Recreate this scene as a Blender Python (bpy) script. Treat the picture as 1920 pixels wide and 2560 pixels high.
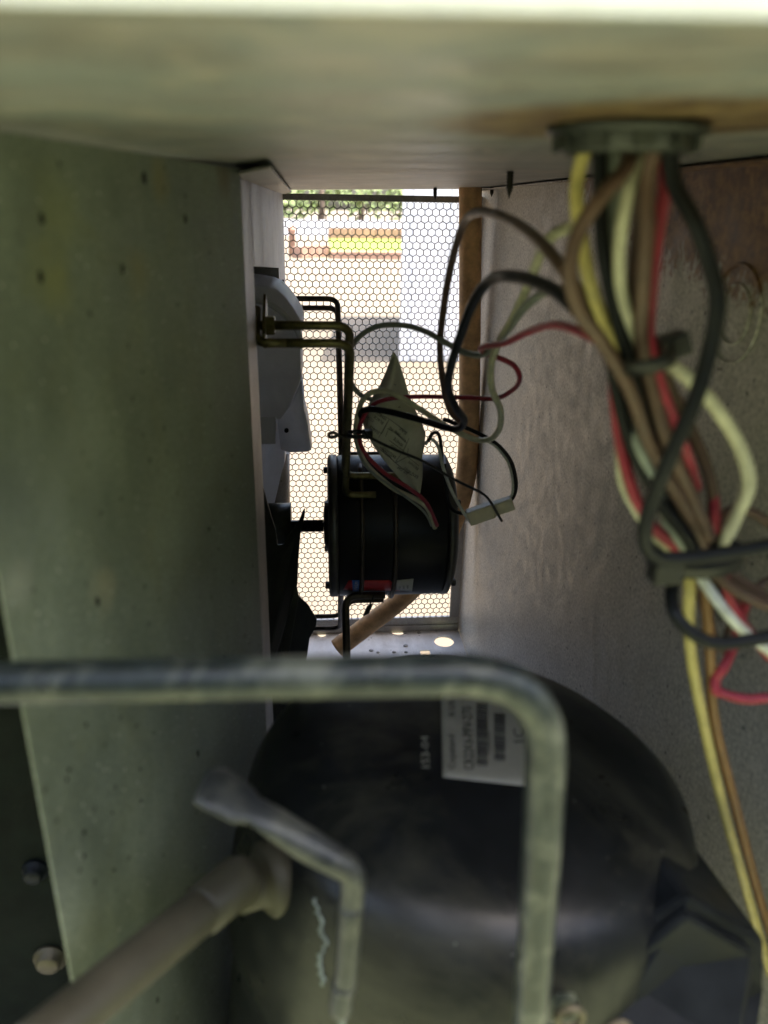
import bpy, bmesh, math, random
from mathutils import Vector, Matrix
from mathutils.bvhtree import BVHTree

for _o in list(bpy.data.objects):
    bpy.data.objects.remove(_o)
scene = bpy.context.scene
COL = scene.collection
rnd = random.Random(7)

# ------------------------------------------------------------------ camera
F = 1950.0                                     # focal length in photograph pixels
dY = Vector((-170, 763, -F)).normalized()      # world +Y (depth) seen from the camera
dZ = Vector((82, 5002, F)).normalized()        # world +Z
dZ = (dZ - dY * dZ.dot(dY)).normalized()
dX = dY.cross(dZ)
ROT = Matrix((dX, dY, dZ))
cam_d = bpy.data.cameras.new('camera')
cam_d.sensor_width = 36.0
cam_d.lens = 36.0 * F / 2560.0
cam_d.clip_start = 0.01
cam_d.clip_end = 500
cam_d.dof.use_dof = True
cam_d.dof.focus_distance = 0.95
cam_d.dof.aperture_fstop = 7.8
cam = bpy.data.objects.new('camera', cam_d)
cam.matrix_world = ROT.to_4x4()
COL.objects.link(cam)
scene.camera = cam

# ------------------------------------------------------------------ light
SUN_EL, SUN_AZ = math.radians(75), math.atan2(-0.28, 0.96)   # azimuth measured from +X
sun_dir = Vector((math.cos(SUN_EL) * math.cos(SUN_AZ), math.cos(SUN_EL) * math.sin(SUN_AZ), math.sin(SUN_EL)))
world = bpy.data.worlds.new('World')
scene.world = world
world.use_nodes = True
wn = world.node_tree
sky = wn.nodes.new('ShaderNodeTexSky')
sky.sky_type = 'NISHITA'
sky.sun_disc = False
sky.dust_density = 5.0
sky.ozone_density = 0.4
sky.sun_elevation = SUN_EL
sky.sun_rotation = math.radians(90) - SUN_AZ
wn.links.new(sky.outputs[0], wn.nodes['Background'].inputs[0])
wn.nodes['Background'].inputs[1].default_value = 0.15
sun_d = bpy.data.lights.new('sun', 'SUN')
sun_d.energy = 3.0
sun_d.angle = math.radians(0.53)
sun_d.color = (1.0, 0.95, 0.87)
sun = bpy.data.objects.new('sun', sun_d)
sun.rotation_euler = (-sun_dir).to_track_quat('-Z', 'Y').to_euler()
sun.location = (3, -2, 8)
COL.objects.link(sun)
vs = scene.view_settings
vs.view_transform = 'Standard'
vs.look = 'None'
vs.gamma = 1
vs.use_curve_mapping = False
vs.exposure = 2.35
scene.cycles.max_bounces = 10
scene.cycles.diffuse_bounces = 6

# ------------------------------------------------------------------ helpers
def ray(x, y):
    return ROT @ Vector(((x - 960) / F, (1280 - y) / F, -1.0))

def at(x, y, X=None, Y=None, Z=None):
    """photograph pixel -> point on the plane X=, Y= or Z= (camera at the origin)"""
    r = ray(x, y)
    k = X / r.x if X is not None else (Y / r.y if Y is not None else Z / r.z)
    return r * k

K = 1920 / 1659.0
def dp(x, y, Y):
    return at(x * K, y * K, Y=Y)

def V(*a):
    return Vector(a)

class MB:
    """collects boxes, tubes, lathes and free faces; build() links them as one mesh"""
    def __init__(s):
        s.v, s.f, s.m, s.sm = [], [], [], []
    def add(s, vs_, fs, mi=0, smooth=False):
        o = len(s.v)
        s.v += [Vector(p) for p in vs_]
        for f in fs:
            s.f.append([i + o for i in f]); s.m.append(mi); s.sm.append(smooth)
        return s
    def hexa(s, p, mi=0):
        return s.add(p, [(0, 3, 2, 1), (4, 5, 6, 7), (0, 1, 5, 4), (1, 2, 6, 5), (2, 3, 7, 6), (3, 0, 4, 7)], mi)
    def box(s, a, b, mi=0):
        (x0, y0, z0), (x1, y1, z1) = a, b
        return s.hexa([(x0, y0, z0), (x1, y0, z0), (x1, y1, z0), (x0, y1, z0),
                       (x0, y0, z1), (x1, y0, z1), (x1, y1, z1), (x0, y1, z1)], mi)
    def obox(s, c, ax, ay, az, h, mi=0):
        c = Vector(c); p = []
        for k in (-1, 1):
            for i, j in ((-1, -1), (1, -1), (1, 1), (-1, 1)):
                p.append(c + ax * (i * h[0]) + ay * (j * h[1]) + az * (k * h[2]))
        return s.hexa(p, mi)
    def tube(s, pts, r, n=12, cap=True, mi=0, flat=None, wob=0.0):
        pts = [Vector(p) for p in pts]
        N = len(pts)
        rs = r if isinstance(r, (list, tuple)) else [r] * N
        tan = []
        for i in range(N):
            t = pts[min(i + 1, N - 1)] - pts[max(i - 1, 0)]
            tan.append(t.normalized() if t.length > 1e-9 else V(0, 0, 1))
        ref = V(0, 0, 1) if abs(tan[0].z) < 0.9 else V(1, 0, 0)
        u = tan[0].cross(ref).normalized()
        vs_, fs = [], []
        for i in range(N):
            u = (u - tan[i] * u.dot(tan[i])).normalized()
            w = tan[i].cross(u)
            for k in range(n):
                a = 2 * math.pi * k / n
                rr = rs[i] * (1 + (rnd.uniform(-wob, wob) if wob else 0))
                fl = flat[i] if flat else 1.0
                vs_.append(pts[i] + u * (math.cos(a) * rr * (2 - fl if flat else 1)) + w * (math.sin(a) * rr * fl))
        for i in range(N - 1):
            for k in range(n):
                a, b = i * n + k, i * n + (k + 1) % n
                fs.append((a, b, b + n, a + n))
        s.add(vs_, fs, mi, True)
        if cap:
            o = len(s.v) - N * n
            s.f.append([o + k for k in range(n)][::-1]); s.m.append(mi); s.sm.append(False)
            s.f.append([o + (N - 1) * n + k for k in range(n)]); s.m.append(mi); s.sm.append(False)
        return s
    def lathe(s, prof, o, axis, n=48, mi=0, smooth=True, cap=True):
        """prof: (distance along axis, radius)"""
        o, axis = Vector(o), Vector(axis).normalized()
        ref = V(0, 0, 1) if abs(axis.z) < 0.9 else V(1, 0, 0)
        u = axis.cross(ref).normalized(); w = axis.cross(u)
        vs_, fs = [], []
        for (d, r) in prof:
            for k in range(n):
                a = 2 * math.pi * k / n
                vs_.append(o + axis * d + (u * math.cos(a) + w * math.sin(a)) * r)
        for i in range(len(prof) - 1):
            for k in range(n):
                a, b = i * n + k, i * n + (k + 1) % n
                fs.append((a, b, b + n, a + n))
        if cap:
            fs.append(tuple(range(n))[::-1])
            fs.append(tuple((len(prof) - 1) * n + k for k in range(n)))
        return s.add(vs_, fs, mi, smooth)
    def prism(s, poly, d, mi=0):
        """poly: list of 3-D points, extruded by vector d"""
        n = len(poly); d = Vector(d)
        vs_ = [Vector(p) for p in poly] + [Vector(p) + d for p in poly]
        fs = [tuple(range(n))[::-1], tuple(range(n, 2 * n))]
        fs += [(i, (i + 1) % n, (i + 1) % n + n, i + n) for i in range(n)]
        return s.add(vs_, fs, mi)
    def sheet(s, grid, t, mi=0, smooth=True):
        """grid[r][c] of points -> a sheet of thickness t"""
        R_, C_ = len(grid), len(grid[0])
        nrm = []
        for r in range(R_):
            for c in range(C_):
                du = grid[r][min(c + 1, C_ - 1)] - grid[r][max(c - 1, 0)]
                dv = grid[min(r + 1, R_ - 1)][c] - grid[max(r - 1, 0)][c]
                q = du.cross(dv)
                nrm.append(q.normalized() if q.length > 1e-12 else V(0, -1, 0))
        pts = [grid[r][c] for r in range(R_) for c in range(C_)]
        n = len(pts)
        vs_ = [p for p in pts] + [p + q * t for p, q in zip(pts, nrm)]
        fs = []
        for r in range(R_ - 1):
            for c in range(C_ - 1):
                a = r * C_ + c
                fs.append((a, a + C_, a + C_ + 1, a + 1))
                fs.append((a + n, a + 1 + n, a + C_ + 1 + n, a + C_ + n))
        edge = [c for c in range(C_)] + [r * C_ + C_ - 1 for r in range(1, R_)] + \
               [(R_ - 1) * C_ + c for c in range(C_ - 2, -1, -1)] + [r * C_ for r in range(R_ - 2, 0, -1)]
        for i in range(len(edge)):
            a, b = edge[i], edge[(i + 1) % len(edge)]
            fs.append((a, b, b + n, a + n))
        return s.add(vs_, fs, mi, smooth)
    def build(s, name, mats, parent=None, bevel=0.0, label=None, cat=None, group=None, kind=None, seg=2, auto=None):
        if not isinstance(mats, (list, tuple)):
            mats = [mats]
        lo = [min(p[i] for p in s.v) for i in range(3)]
        hi = [max(p[i] for p in s.v) for i in range(3)]
        org = V((lo[0] + hi[0]) / 2, (lo[1] + hi[1]) / 2, lo[2])
        me = bpy.data.meshes.new(name)
        me.from_pydata([p - org for p in s.v], [], s.f)
        for m in mats:
            me.materials.append(m)
        for p, mi, sm in zip(me.polygons, s.m, s.sm):
            p.material_index = mi; p.use_smooth = sm
        bm = bmesh.new(); bm.from_mesh(me)
        bmesh.ops.recalc_face_normals(bm, faces=bm.faces)
        bm.to_mesh(me); bm.free()
        ob = bpy.data.objects.new(name, me)
        COL.objects.link(ob)
        ob.location = org
        if parent:
            ob.parent = parent
            ob.location = org - abs_loc(parent)
        if bevel:
            b = ob.modifiers.new('bevel', 'BEVEL')
            b.width = bevel; b.segments = seg; b.limit_method = 'ANGLE'; b.angle_limit = math.radians(35)
        tag(ob, label, cat, group, kind)
        return ob

def abs_loc(o):
    p = V(0, 0, 0)
    while o:
        p += o.location; o = o.parent
    return p

def tag(o, label=None, cat=None, group=None, kind=None):
    if label: o['label'] = label
    if cat: o['category'] = cat
    if group: o['group'] = group
    if kind: o['kind'] = kind
    return o

def empty(name, loc, label, cat, group=None):
    o = bpy.data.objects.new(name, None)
    o.location = loc; o.empty_display_size = 0.02
    COL.objects.link(o)
    return tag(o, label, cat, group)

def spline(p, n=10):
    """Catmull-Rom through the points"""
    p = [Vector(q) for q in p]
    out = []
    for i in range(len(p) - 1):
        a, b = p[max(i - 1, 0)], p[i]
        c, d = p[i + 1], p[min(i + 2, len(p) - 1)]
        for k in range(n):
            t = k / n
            out.append(0.5 * ((2 * b) + (c - a) * t + (2 * a - 5 * b + 4 * c - d) * t * t + (3 * b - a - 3 * c + d) * t ** 3))
    out.append(p[-1])
    return out

def fillet(p, r, n=8):
    p = [Vector(q) for q in p]
    out = [p[0]]
    for i in range(1, len(p) - 1):
        a, b, c = p[i - 1], p[i], p[i + 1]
        k = min(r, (a - b).length * 0.49, (c - b).length * 0.49)
        s0, s1 = b + (a - b).normalized() * k, b + (c - b).normalized() * k
        for j in range(n + 1):
            t = j / n
            out.append(s0 * (1 - t) ** 2 + b * 2 * t * (1 - t) + s1 * t * t)
    out.append(p[-1])
    return out

def resample(p, step):
    out = [p[0]]
    for a, b in zip(p[:-1], p[1:]):
        k = max(1, int((b - a).length / step))
        for j in range(1, k + 1):
            out.append(a.lerp(b, j / k))
    return out

# ------------------------------------------------------------------ materials
def newmat(name):
    m = bpy.data.materials.new(name); m.use_nodes = True
    nt = m.node_tree
    return m, nt, nt.nodes['Principled BSDF']

def noise(nt, scale, detail=6, rough=0.6, vec=None, dist=0.0):
    n = nt.nodes.new('ShaderNodeTexNoise')
    n.inputs['Scale'].default_value = scale
    n.inputs['Detail'].default_value = detail
    n.inputs['Roughness'].default_value = rough
    n.inputs['Distortion'].default_value = dist
    if vec: nt.links.new(vec, n.inputs['Vector'])
    return n.outputs['Fac']

def coords(nt, scale=(1, 1, 1)):
    g = nt.nodes.new('ShaderNodeNewGeometry')
    mp = nt.nodes.new('ShaderNodeMapping')
    mp.inputs['Scale'].default_value = scale
    nt.links.new(g.outputs['Position'], mp.inputs['Vector'])
    return mp.outputs[0]

def ramp(nt, fac, stops):
    r = nt.nodes.new('ShaderNodeValToRGB')
    e = r.color_ramp.elements
    while len(e) < len(stops): e.new(0.5)
    for q, (p, c) in zip(e, stops):
        q.position = p; q.color = (*c, 1) if len(c) == 3 else c
    nt.links.new(fac, r.inputs[0])
    return r.outputs[0]

def mix(nt, fac, a, b, mode='MIX'):
    m = nt.nodes.new('ShaderNodeMix'); m.data_type = 'RGBA'; m.blend_type = mode
    for s_, v_ in ((0, fac), (6, a), (7, b)):
        if hasattr(v_, 'links'): nt.links.new(v_, m.inputs[s_])
        else: m.inputs[s_].default_value = (v_ if s_ == 0 else (*v_, 1))
    return m.outputs[2]

def bump(nt, bs, h, strength=0.2, dist=0.001):
    b = nt.nodes.new('ShaderNodeBump')
    b.inputs['Strength'].default_value = strength
    b.inputs['Distance'].default_value = dist
    nt.links.new(h, b.inputs['Height'])
    nt.links.new(b.outputs[0], bs.inputs['Normal'])

def bw(v): return (v, v, v)

def steel(name, c1, c2, metal=0.35, rough=(0.38, 0.6), streak=(1, 1, 0.12), grain=900, dirt=(0.12, 0.10, 0.07), dirt_amt=0.35, spots=True, spot_col=(0.03, 0.028, 0.02), specks=True, streak_amt=0.55, grain_amt=0.55):
    """dusty galvanised sheet: large blotches, streaks, grain, dust and specks"""
    m, nt, bs = newmat(name)
    p = coords(nt)
    a = noise(nt, 9, 5, 0.6, p)
    col = ramp(nt, a, [(0.32, c1), (0.68, c2)])
    st = noise(nt, 55, 5, 0.65, coords(nt, streak))
    col = mix(nt, ramp(nt, st, [(0.42, bw(0)), (0.75, bw(streak_amt))]), col, tuple(min(1, c * 1.5) for c in c2))
    d = noise(nt, 24, 7, 0.7, p, 0.6)
    col = mix(nt, ramp(nt, d, [(0.5, bw(0)), (0.78, bw(dirt_amt))]), col, dirt)
    g = noise(nt, grain, 2, 0.7, p)
    col = mix(nt, ramp(nt, g, [(0.3, bw(grain_amt)), (0.72, bw(0))]), col, tuple(c * 0.38 for c in c1))
    if spots:
        v = nt.nodes.new('ShaderNodeTexVoronoi'); v.inputs['Scale'].default_value = 75
        nt.links.new(p, v.inputs['Vector'])
        col = mix(nt, ramp(nt, v.outputs['Distance'], [(0.06, bw(0.8)), (0.12, bw(0))]), col, spot_col)
    if specks:
        v2 = nt.nodes.new('ShaderNodeTexVoronoi'); v2.inputs['Scale'].default_value = 140
        nt.links.new(p, v2.inputs['Vector'])
        col = mix(nt, ramp(nt, v2.outputs['Distance'], [(0.05, bw(0.7)), (0.10, bw(0))]), col, (0.7, 0.7, 0.62))
    nt.links.new(col, bs.inputs['Base Color'])
    bs.inputs['Metallic'].default_value = metal
    nt.links.new(ramp(nt, st, [(0.3, bw(rough[0])), (0.7, bw(rough[1]))]), bs.inputs['Roughness'])
    bump(nt, bs, g, 0.25, 0.0006)
    return m, nt, bs

def plain(name, col, rough=0.5, metal=0.0, var=0.25, scale=60, bmp=0.05, spec=0.5, dust=None, specks=False):
    m, nt, bs = newmat(name)
    p = coords(nt)
    a = noise(nt, scale, 6, 0.65, p)
    lo = tuple(c * (1 - var) for c in col); hi = tuple(min(1, c * (1 + var)) for c in col)
    c = ramp(nt, a, [(0.3, lo), (0.7, hi)])
    if dust:
        d = noise(nt, scale * 0.35, 7, 0.75, p, 0.5)
        c = mix(nt, ramp(nt, d, [(0.48, bw(0)), (0.72, bw(dust[1]))]), c, dust[0])
    if specks:
        v2 = nt.nodes.new('ShaderNodeTexVoronoi'); v2.inputs['Scale'].default_value = 150
        nt.links.new(p, v2.inputs['Vector'])
        sc_ = nt.nodes.new('ShaderNodeSeparateColor'); nt.links.new(v2.outputs['Color'], sc_.inputs[0])
        th_ = nt.nodes.new('ShaderNodeMath'); th_.operation = 'MULTIPLY'; nt.links.new(ramp(nt, sc_.outputs[0], [(0.55, bw(0)), (0.95, bw(1))]), th_.inputs[0])
        nt.links.new(ramp(nt, v2.outputs['Distance'], [(0.04, bw(0.7)), (0.075, bw(0))]), th_.inputs[1])
        c = mix(nt, th_.outputs[0], c, (0.32, 0.32, 0.28))
    nt.links.new(c, bs.inputs['Base Color'])
    nt.links.new(ramp(nt, a, [(0.3, bw(max(0.02, rough - 0.1))), (0.7, bw(min(1, rough + 0.1)))]), bs.inputs['Roughness'])
    bs.inputs['Metallic'].default_value = metal
    bs.inputs['Specular IOR Level'].default_value = spec
    if bmp: bump(nt, bs, noise(nt, scale * 8, 3, 0.6, p), bmp, 0.0005)
    return m

M = {}
M['wall'], nt, bs = steel('galvanised_side', (0.60, 0.57, 0.50), (0.76, 0.73, 0.65), metal=0.1, streak=(1, 1, 1), grain=420, dirt=(0.24, 0.20, 0.15), streak_amt=0.06, grain_amt=0.85)
# rust creeping down from the top edge of the side panel near the front
p = coords(nt)
sx = nt.nodes.new('ShaderNodeSeparateXYZ'); nt.links.new(p, sx.inputs[0])
mr = nt.nodes.new('ShaderNodeMapRange'); mr.inputs[1].default_value = -0.085; mr.inputs[2].default_value = 0.020
nt.links.new(sx.outputs[2], mr.inputs[0])
mr2 = nt.nodes.new('ShaderNodeMapRange'); mr2.inputs[1].default_value = 0.95; mr2.inputs[2].default_value = 0.42
nt.links.new(sx.outputs[1], mr2.inputs[0])
mm = nt.nodes.new('ShaderNodeMath'); mm.operation = 'MULTIPLY'
nt.links.new(mr.outputs[0], mm.inputs[0]); nt.links.new(mr2.outputs[0], mm.inputs[1])
ms = nt.nodes.new('ShaderNodeMath'); ms.operation = 'ADD'
rn = noise(nt, 130, 8, 0.75, coords(nt, (1, 1, 0.55)), 0.8)
nt.links.new(mm.outputs[0], ms.inputs[0]); nt.links.new(rn, ms.inputs[1])
prev = bs.inputs['Base Color'].links[0].from_socket
rust = ramp(nt, noise(nt, 110, 8, 0.8, p, 0.5), [(0.36, (0.050, 0.020, 0.010)), (0.50, (0.17, 0.075, 0.03)), (0.66, (0.40, 0.23, 0.11))])
nt.links.new(mix(nt, ramp(nt, ms.outputs[0], [(0.92, bw(0)), (1.06, bw(0.95))]), prev, rust), bs.inputs['Base Color'])

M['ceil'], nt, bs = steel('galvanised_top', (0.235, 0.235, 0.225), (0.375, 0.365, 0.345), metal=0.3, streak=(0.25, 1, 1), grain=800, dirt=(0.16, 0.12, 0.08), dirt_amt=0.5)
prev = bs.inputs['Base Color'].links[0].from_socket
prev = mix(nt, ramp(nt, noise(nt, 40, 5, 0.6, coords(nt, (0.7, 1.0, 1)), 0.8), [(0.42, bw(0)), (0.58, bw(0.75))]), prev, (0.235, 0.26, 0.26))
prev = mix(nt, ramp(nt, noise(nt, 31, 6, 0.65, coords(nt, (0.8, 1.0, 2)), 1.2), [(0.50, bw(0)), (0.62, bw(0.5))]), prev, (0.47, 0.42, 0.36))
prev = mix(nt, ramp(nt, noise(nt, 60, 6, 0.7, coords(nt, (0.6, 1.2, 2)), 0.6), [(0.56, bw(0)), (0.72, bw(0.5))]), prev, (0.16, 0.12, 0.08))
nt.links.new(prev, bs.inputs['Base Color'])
# rust stain round the cable bushing
BUSH = V(0.0885, 0.240, 0.0)
p = coords(nt)
vm = nt.nodes.new('ShaderNodeVectorMath'); vm.operation = 'SUBTRACT'; vm.inputs[1].default_value = (BUSH.x, BUSH.y - 0.006, 0.022)
nt.links.new(p, vm.inputs[0])
vl = nt.nodes.new('ShaderNodeVectorMath'); vl.operation = 'LENGTH'; nt.links.new(vm.outputs[0], vl.inputs[0])
rn = noise(nt, 90, 7, 0.7, p, 0.5)
ma = nt.nodes.new('ShaderNodeMath'); ma.operation = 'MULTIPLY_ADD'; ma.inputs[1].default_value = 0.028
nt.links.new(rn, ma.inputs[0]); nt.links.new(vl.outputs['Value'], ma.inputs[2])
prev = bs.inputs['Base Color'].links[0].from_socket
nt.links.new(mix(nt, ramp(nt, ma.outputs[0], [(0.060, bw(0.95)), (0.076, bw(0.0))]), prev, ramp(nt, noise(nt, 75, 6, 0.7, p), [(0.38, (0.07, 0.028, 0.010)), (0.60, (0.25, 0.17, 0.075))])), bs.inputs['Base Color'])

M['panel'], _, _ = steel('partition_sheet', (0.160, 0.188, 0.146), (0.280, 0.312, 0.252), metal=0.25, rough=(0.4, 0.6), streak=(0.6, 0.6, 0.3), grain=700, dirt=(0.25, 0.24, 0.10), dirt_amt=0.35)
M['flange'], _, _ = steel('flange_sheet', (0.33, 0.29, 0.25), (0.45, 0.41, 0.37), metal=0.35, streak=(1, 1, 0.08), grain=900, dirt=(0.12, 0.09, 0.07), dirt_amt=0.7)
M['pan'], _, _ = steel('base_pan_sheet', (0.62, 0.60, 0.57), (0.74, 0.73, 0.71), metal=0.1, streak=(1, 0.3, 1), dirt_amt=0.3, grain_amt=0.2)
M['grille'] = plain('grille_steel', (0.27, 0.265, 0.25), 0.45, 0.5)
M['frame'], _, _ = steel('grille_frame_sheet', (0.34, 0.33, 0.31), (0.48, 0.47, 0.45), spots=False, specks=False)
M['lip'] = plain('cream_paint', (0.66, 0.68, 0.58), 0.35, 0.0, 0.08)
M['rod'] = plain('yellow_zinc', (0.20, 0.175, 0.075), 0.38, 0.75, 0.45, 160, 0.2)
M['rod_dark'] = plain('dull_zinc', (0.085, 0.068, 0.052), 0.42, 0.6, 0.4, 160, 0.2)
M['shroud'] = plain('pale_grey_plastic', (0.80, 0.79, 0.78), 0.42, 0.0, 0.12, 25, 0.05, dust=((0.30, 0.28, 0.25), 0.5))
M['black'] = plain('black_motor_paint', (0.008, 0.008, 0.009), 0.40, 0.0, 0.4, 40, 0.08, 0.3)
M['bell'] = plain('cast_end_bell', (0.11, 0.105, 0.095), 0.42, 0.7, 0.3, 90, 0.2)
M['shaft'] = plain('dark_shaft_steel', (0.035, 0.032, 0.03), 0.3, 0.8)
M['blade'] = plain('dark_fan_steel', (0.030, 0.033, 0.028), 0.42, 0.3, 0.4, 30, 0.1, dust=((0.12, 0.14, 0.09), 0.35))
nt = M['shroud'].node_tree
tr = nt.nodes.new('ShaderNodeBsdfTranslucent'); tr.inputs[0].default_value = (0.80, 0.82, 0.86, 1)
mx = nt.nodes.new('ShaderNodeMixShader'); mx.inputs[0].default_value = 0.45
nt.links.new(nt.nodes['Principled BSDF'].outputs[0], mx.inputs[1]); nt.links.new(tr.outputs[0], mx.inputs[2])
nt.links.new(mx.outputs[0], nt.nodes['Material Output'].inputs['Surface'])
M['copper_pipe'] = plain('tan_pipe', (0.64, 0.39, 0.19), 0.6, 0.0, 0.4, 35, 0.3, 0.3, dust=((0.22, 0.11, 0.05), 0.6))
M['comp'] = plain('black_compressor_paint', (0.007, 0.008, 0.009), 0.33, 0.0, 0.4, 25, 0.14, 0.26, dust=((0.062, 0.060, 0.042), 0.8), specks=True)
M['pipe'] = plain('painted_grey_pipe', (0.022, 0.029, 0.028), 0.34, 0.1, 0.35, 100, 0.35, 0.4, dust=((0.20, 0.205, 0.155), 0.9))
M['suction'] = plain('dusty_olive_pipe', (0.050, 0.046, 0.030), 0.5, 0.1, 0.3, 40, 0.3, 0.3, dust=((0.060, 0.053, 0.034), 0.7))
M['crimp'] = plain('dusty_pinched_tube', (0.036, 0.040, 0.042), 0.4, 0.3, 0.4, 60, 0.4, 0.4, dust=((0.22, 0.22, 0.17), 0.6))
M['bush'] = plain('black_nylon', (0.014, 0.016, 0.015), 0.45, 0.0, 0.3, 90, 0.1, 0.5, dust=((0.10, 0.11, 0.09), 0.45))
M['tie'] = plain('black_tie_nylon', (0.012, 0.012, 0.012), 0.4, 0.0, 0.3, 90, 0.05)
M['screw'] = plain('dark_screw', (0.045, 0.04, 0.035), 0.45, 0.7)
M['bolt'] = plain('dusty_bolt_zinc', (0.115, 0.098, 0.062), 0.5, 0.5)
M['dark'] = plain('dark_coil_plate', (0.010, 0.013, 0.010), 0.8, 0.0, 0.5, 30, 0.1, 0.08, dust=((0.022, 0.026, 0.020), 0.5))
M['tbox'] = plain('terminal_box_plastic', (0.010, 0.012, 0.014), 0.5, 0.0, 0.4, 40, 0.1, 0.15, dust=((0.028, 0.030, 0.027), 0.5))
M['hole'] = plain('black_hole_edge', (0.006, 0.006, 0.006), 0.9, 0, 0.1, bmp=0)
M['paper'] = plain('yellowed_paper', (0.62, 0.62, 0.50), 0.7, 0.0, 0.12, 45, 0.1, 0.2, dust=((0.38, 0.37, 0.24), 0.45))
M['ink'] = plain('black_ink', (0.012, 0.012, 0.012), 0.7, 0, 0.1, bmp=0)
M['label'] = plain('dulled_label', (0.22, 0.215, 0.18), 0.45, 0.0, 0.15, 30, 0.08, 0.4, dust=((0.13, 0.13, 0.10), 0.6))
M['greytext'] = plain('pale_stamp_ink', (0.22, 0.22, 0.18), 0.7, 0, 0.3, 300, bmp=0)
M['red_print'] = plain('red_print', (0.55, 0.03, 0.035), 0.4, 0, 0.15)
M['blue_print'] = plain('blue_print', (0.04, 0.14, 0.60), 0.4, 0, 0.15)
M['white_print'] = plain('white_sticker', (0.55, 0.55, 0.54), 0.5, 0, 0.1)
M['corr'] = plain('verdigris', (0.22, 0.25, 0.225), 0.85, 0, 0.3, 300, 0.4, 0.1)
M['conn'] = plain('cream_connector', (0.60, 0.55, 0.40), 0.45, 0, 0.15, 50)
def wiremat(name, c, r=0.42):
    return plain(name, c, r, 0.0, 0.22, 150, 0.10, 0.4, dust=(tuple(0.5 * q + 0.05 for q in c), 0.55))
M['w_brown'] = wiremat('brown_wire', (0.115, 0.068, 0.050))
M['w_black'] = plain('black_wire', (0.010, 0.011, 0.013), 0.40, 0.0, 0.18, 70, 0.06, 0.22, dust=((0.026, 0.028, 0.029), 0.4))
M['w_cream'] = wiremat('cream_wire', (0.60, 0.58, 0.42))
M['w_yellow'] = wiremat('yellow_wire', (0.50, 0.42, 0.15))
M['w_red'] = wiremat('red_wire', (0.35, 0.032, 0.058))
M['w_grey'] = wiremat('grey_wire', (0.27, 0.30, 0.26))
M['w_white'] = wiremat('white_wire', (0.62, 0.64, 0.60))
M['w_tan'] = wiremat('tan_wire', (0.26, 0.14, 0.055))

# ------------------------------------------------------------------ the place outside
GZ = -1.10
m, nt, bs = newmat('sandy_paving')
p = coords(nt)
c = ramp(nt, noise(nt, 0.8, 6, 0.6, p), [(0.3, (0.135, 0.108, 0.072)), (0.7, (0.170, 0.138, 0.096))])
c = mix(nt, ramp(nt, noise(nt, 60, 4, 0.7, p), [(0.35, bw(0.5)), (0.6, bw(0))]), c, (0.115, 0.092, 0.062))
nt.links.new(c, bs.inputs['Base Color']); bs.inputs['Roughness'].default_value = 0.9
M['ground'] = m
m, nt, bs = newmat('dry_lawn')
p = coords(nt)
c = ramp(nt, noise(nt, 3, 8, 0.7, p), [(0.3, (0.155, 0.176, 0.088)), (0.7, (0.245, 0.270, 0.142))])
nt.links.new(c, bs.inputs['Base Color']); bs.inputs['Roughness'].default_value = 0.9
M['grass'] = m
M['dry_grass'] = plain('sunlit_dry_grass', (0.19, 0.25, 0.03), 0.9, 0, 0.3, 6, 0)
M['brick'] = plain('terracotta', (0.35, 0.21, 0.145), 0.85, 0, 0.25, 4, 0.1)
M['siding'] = plain('white_siding', (0.72, 0.73, 0.74), 0.6, 0, 0.05, 3, 0)
M['far_leaf'] = plain('far_leaf', (0.12, 0.165, 0.05), 0.7, 0, 0.5, 2, 0)
M['leaf'] = plain('leaf', (0.095, 0.125, 0.045), 0.7, 0, 0.5, 2, 0)
M['bark'] = plain('bark', (0.12, 0.09, 0.065), 0.9, 0, 0.3, 12, 0.3)
M['roofing'] = plain('grey_roofing', (0.20, 0.20, 0.20), 0.8, 0, 0.2, 6, 0)

MB().box((-250, 0.15, GZ - 0.3), (250, 330, GZ)).build('ground', M['ground'], kind='structure')
MB().box((-250, -200, GZ - 0.3), (250, 0.148, GZ + 0.01)).build('lawn', M['grass'], kind='structure')

def leaves(mb, g_, n, box, leaf):
    for i in range(n):
        p_ = V(*[g_.uniform(a, b) for a, b in box])
        u = V(g_.gauss(0, 1), g_.gauss(0, 1), g_.gauss(0, 1)).normalized(); w = u.orthogonal().normalized()
        s_ = leaf * g_.uniform(.6, 1.3)
        mb.add([p_ - u * s_, p_ + w * s_ * .5, p_ + u * s_, p_ - w * s_ * .5], [(0, 1, 2, 3)])
# clipped hedge behind the photographer, whose leaves show as a green reflection on the compressor
g_ = random.Random(5)
hg = empty('garden_hedge', (0, -2.3, GZ), 'tall green hedge facing the open front of the cabinet', 'hedge')
mb = MB(); leaves(mb, g_, 9000, ((-5, 5), (-2.6, -1.75), (GZ, GZ + 2.7)), .105); mb.build('foliage', M['leaf'], hg)
for i in range(9):
    x = -4.6 + i * 1.15
    mb = MB(); mb.tube([V(x, -2.25, GZ), V(x + .05, -2.2, GZ + 1.2), V(x - .04, -2.25, GZ + 2.8)], [.05, .04, .015], 8); mb.build('stem', M['bark'], hg)

# ------------------------------------------------------------------ cabinet
XR, YG, ZB = 0.221, 1.10, -0.638            # side panel, grille plane, base pan
def zc(x):                                   # underside of the top panel (it tips slightly)
    return 0.0203 + 0.0055 * (x + 0.04) / 0.26
cab = empty('air_conditioner_cabinet', (0, 0.6, ZB), 'weathered grey sheet metal cabinet open at the front, seen from inside', 'cabinet')
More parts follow.
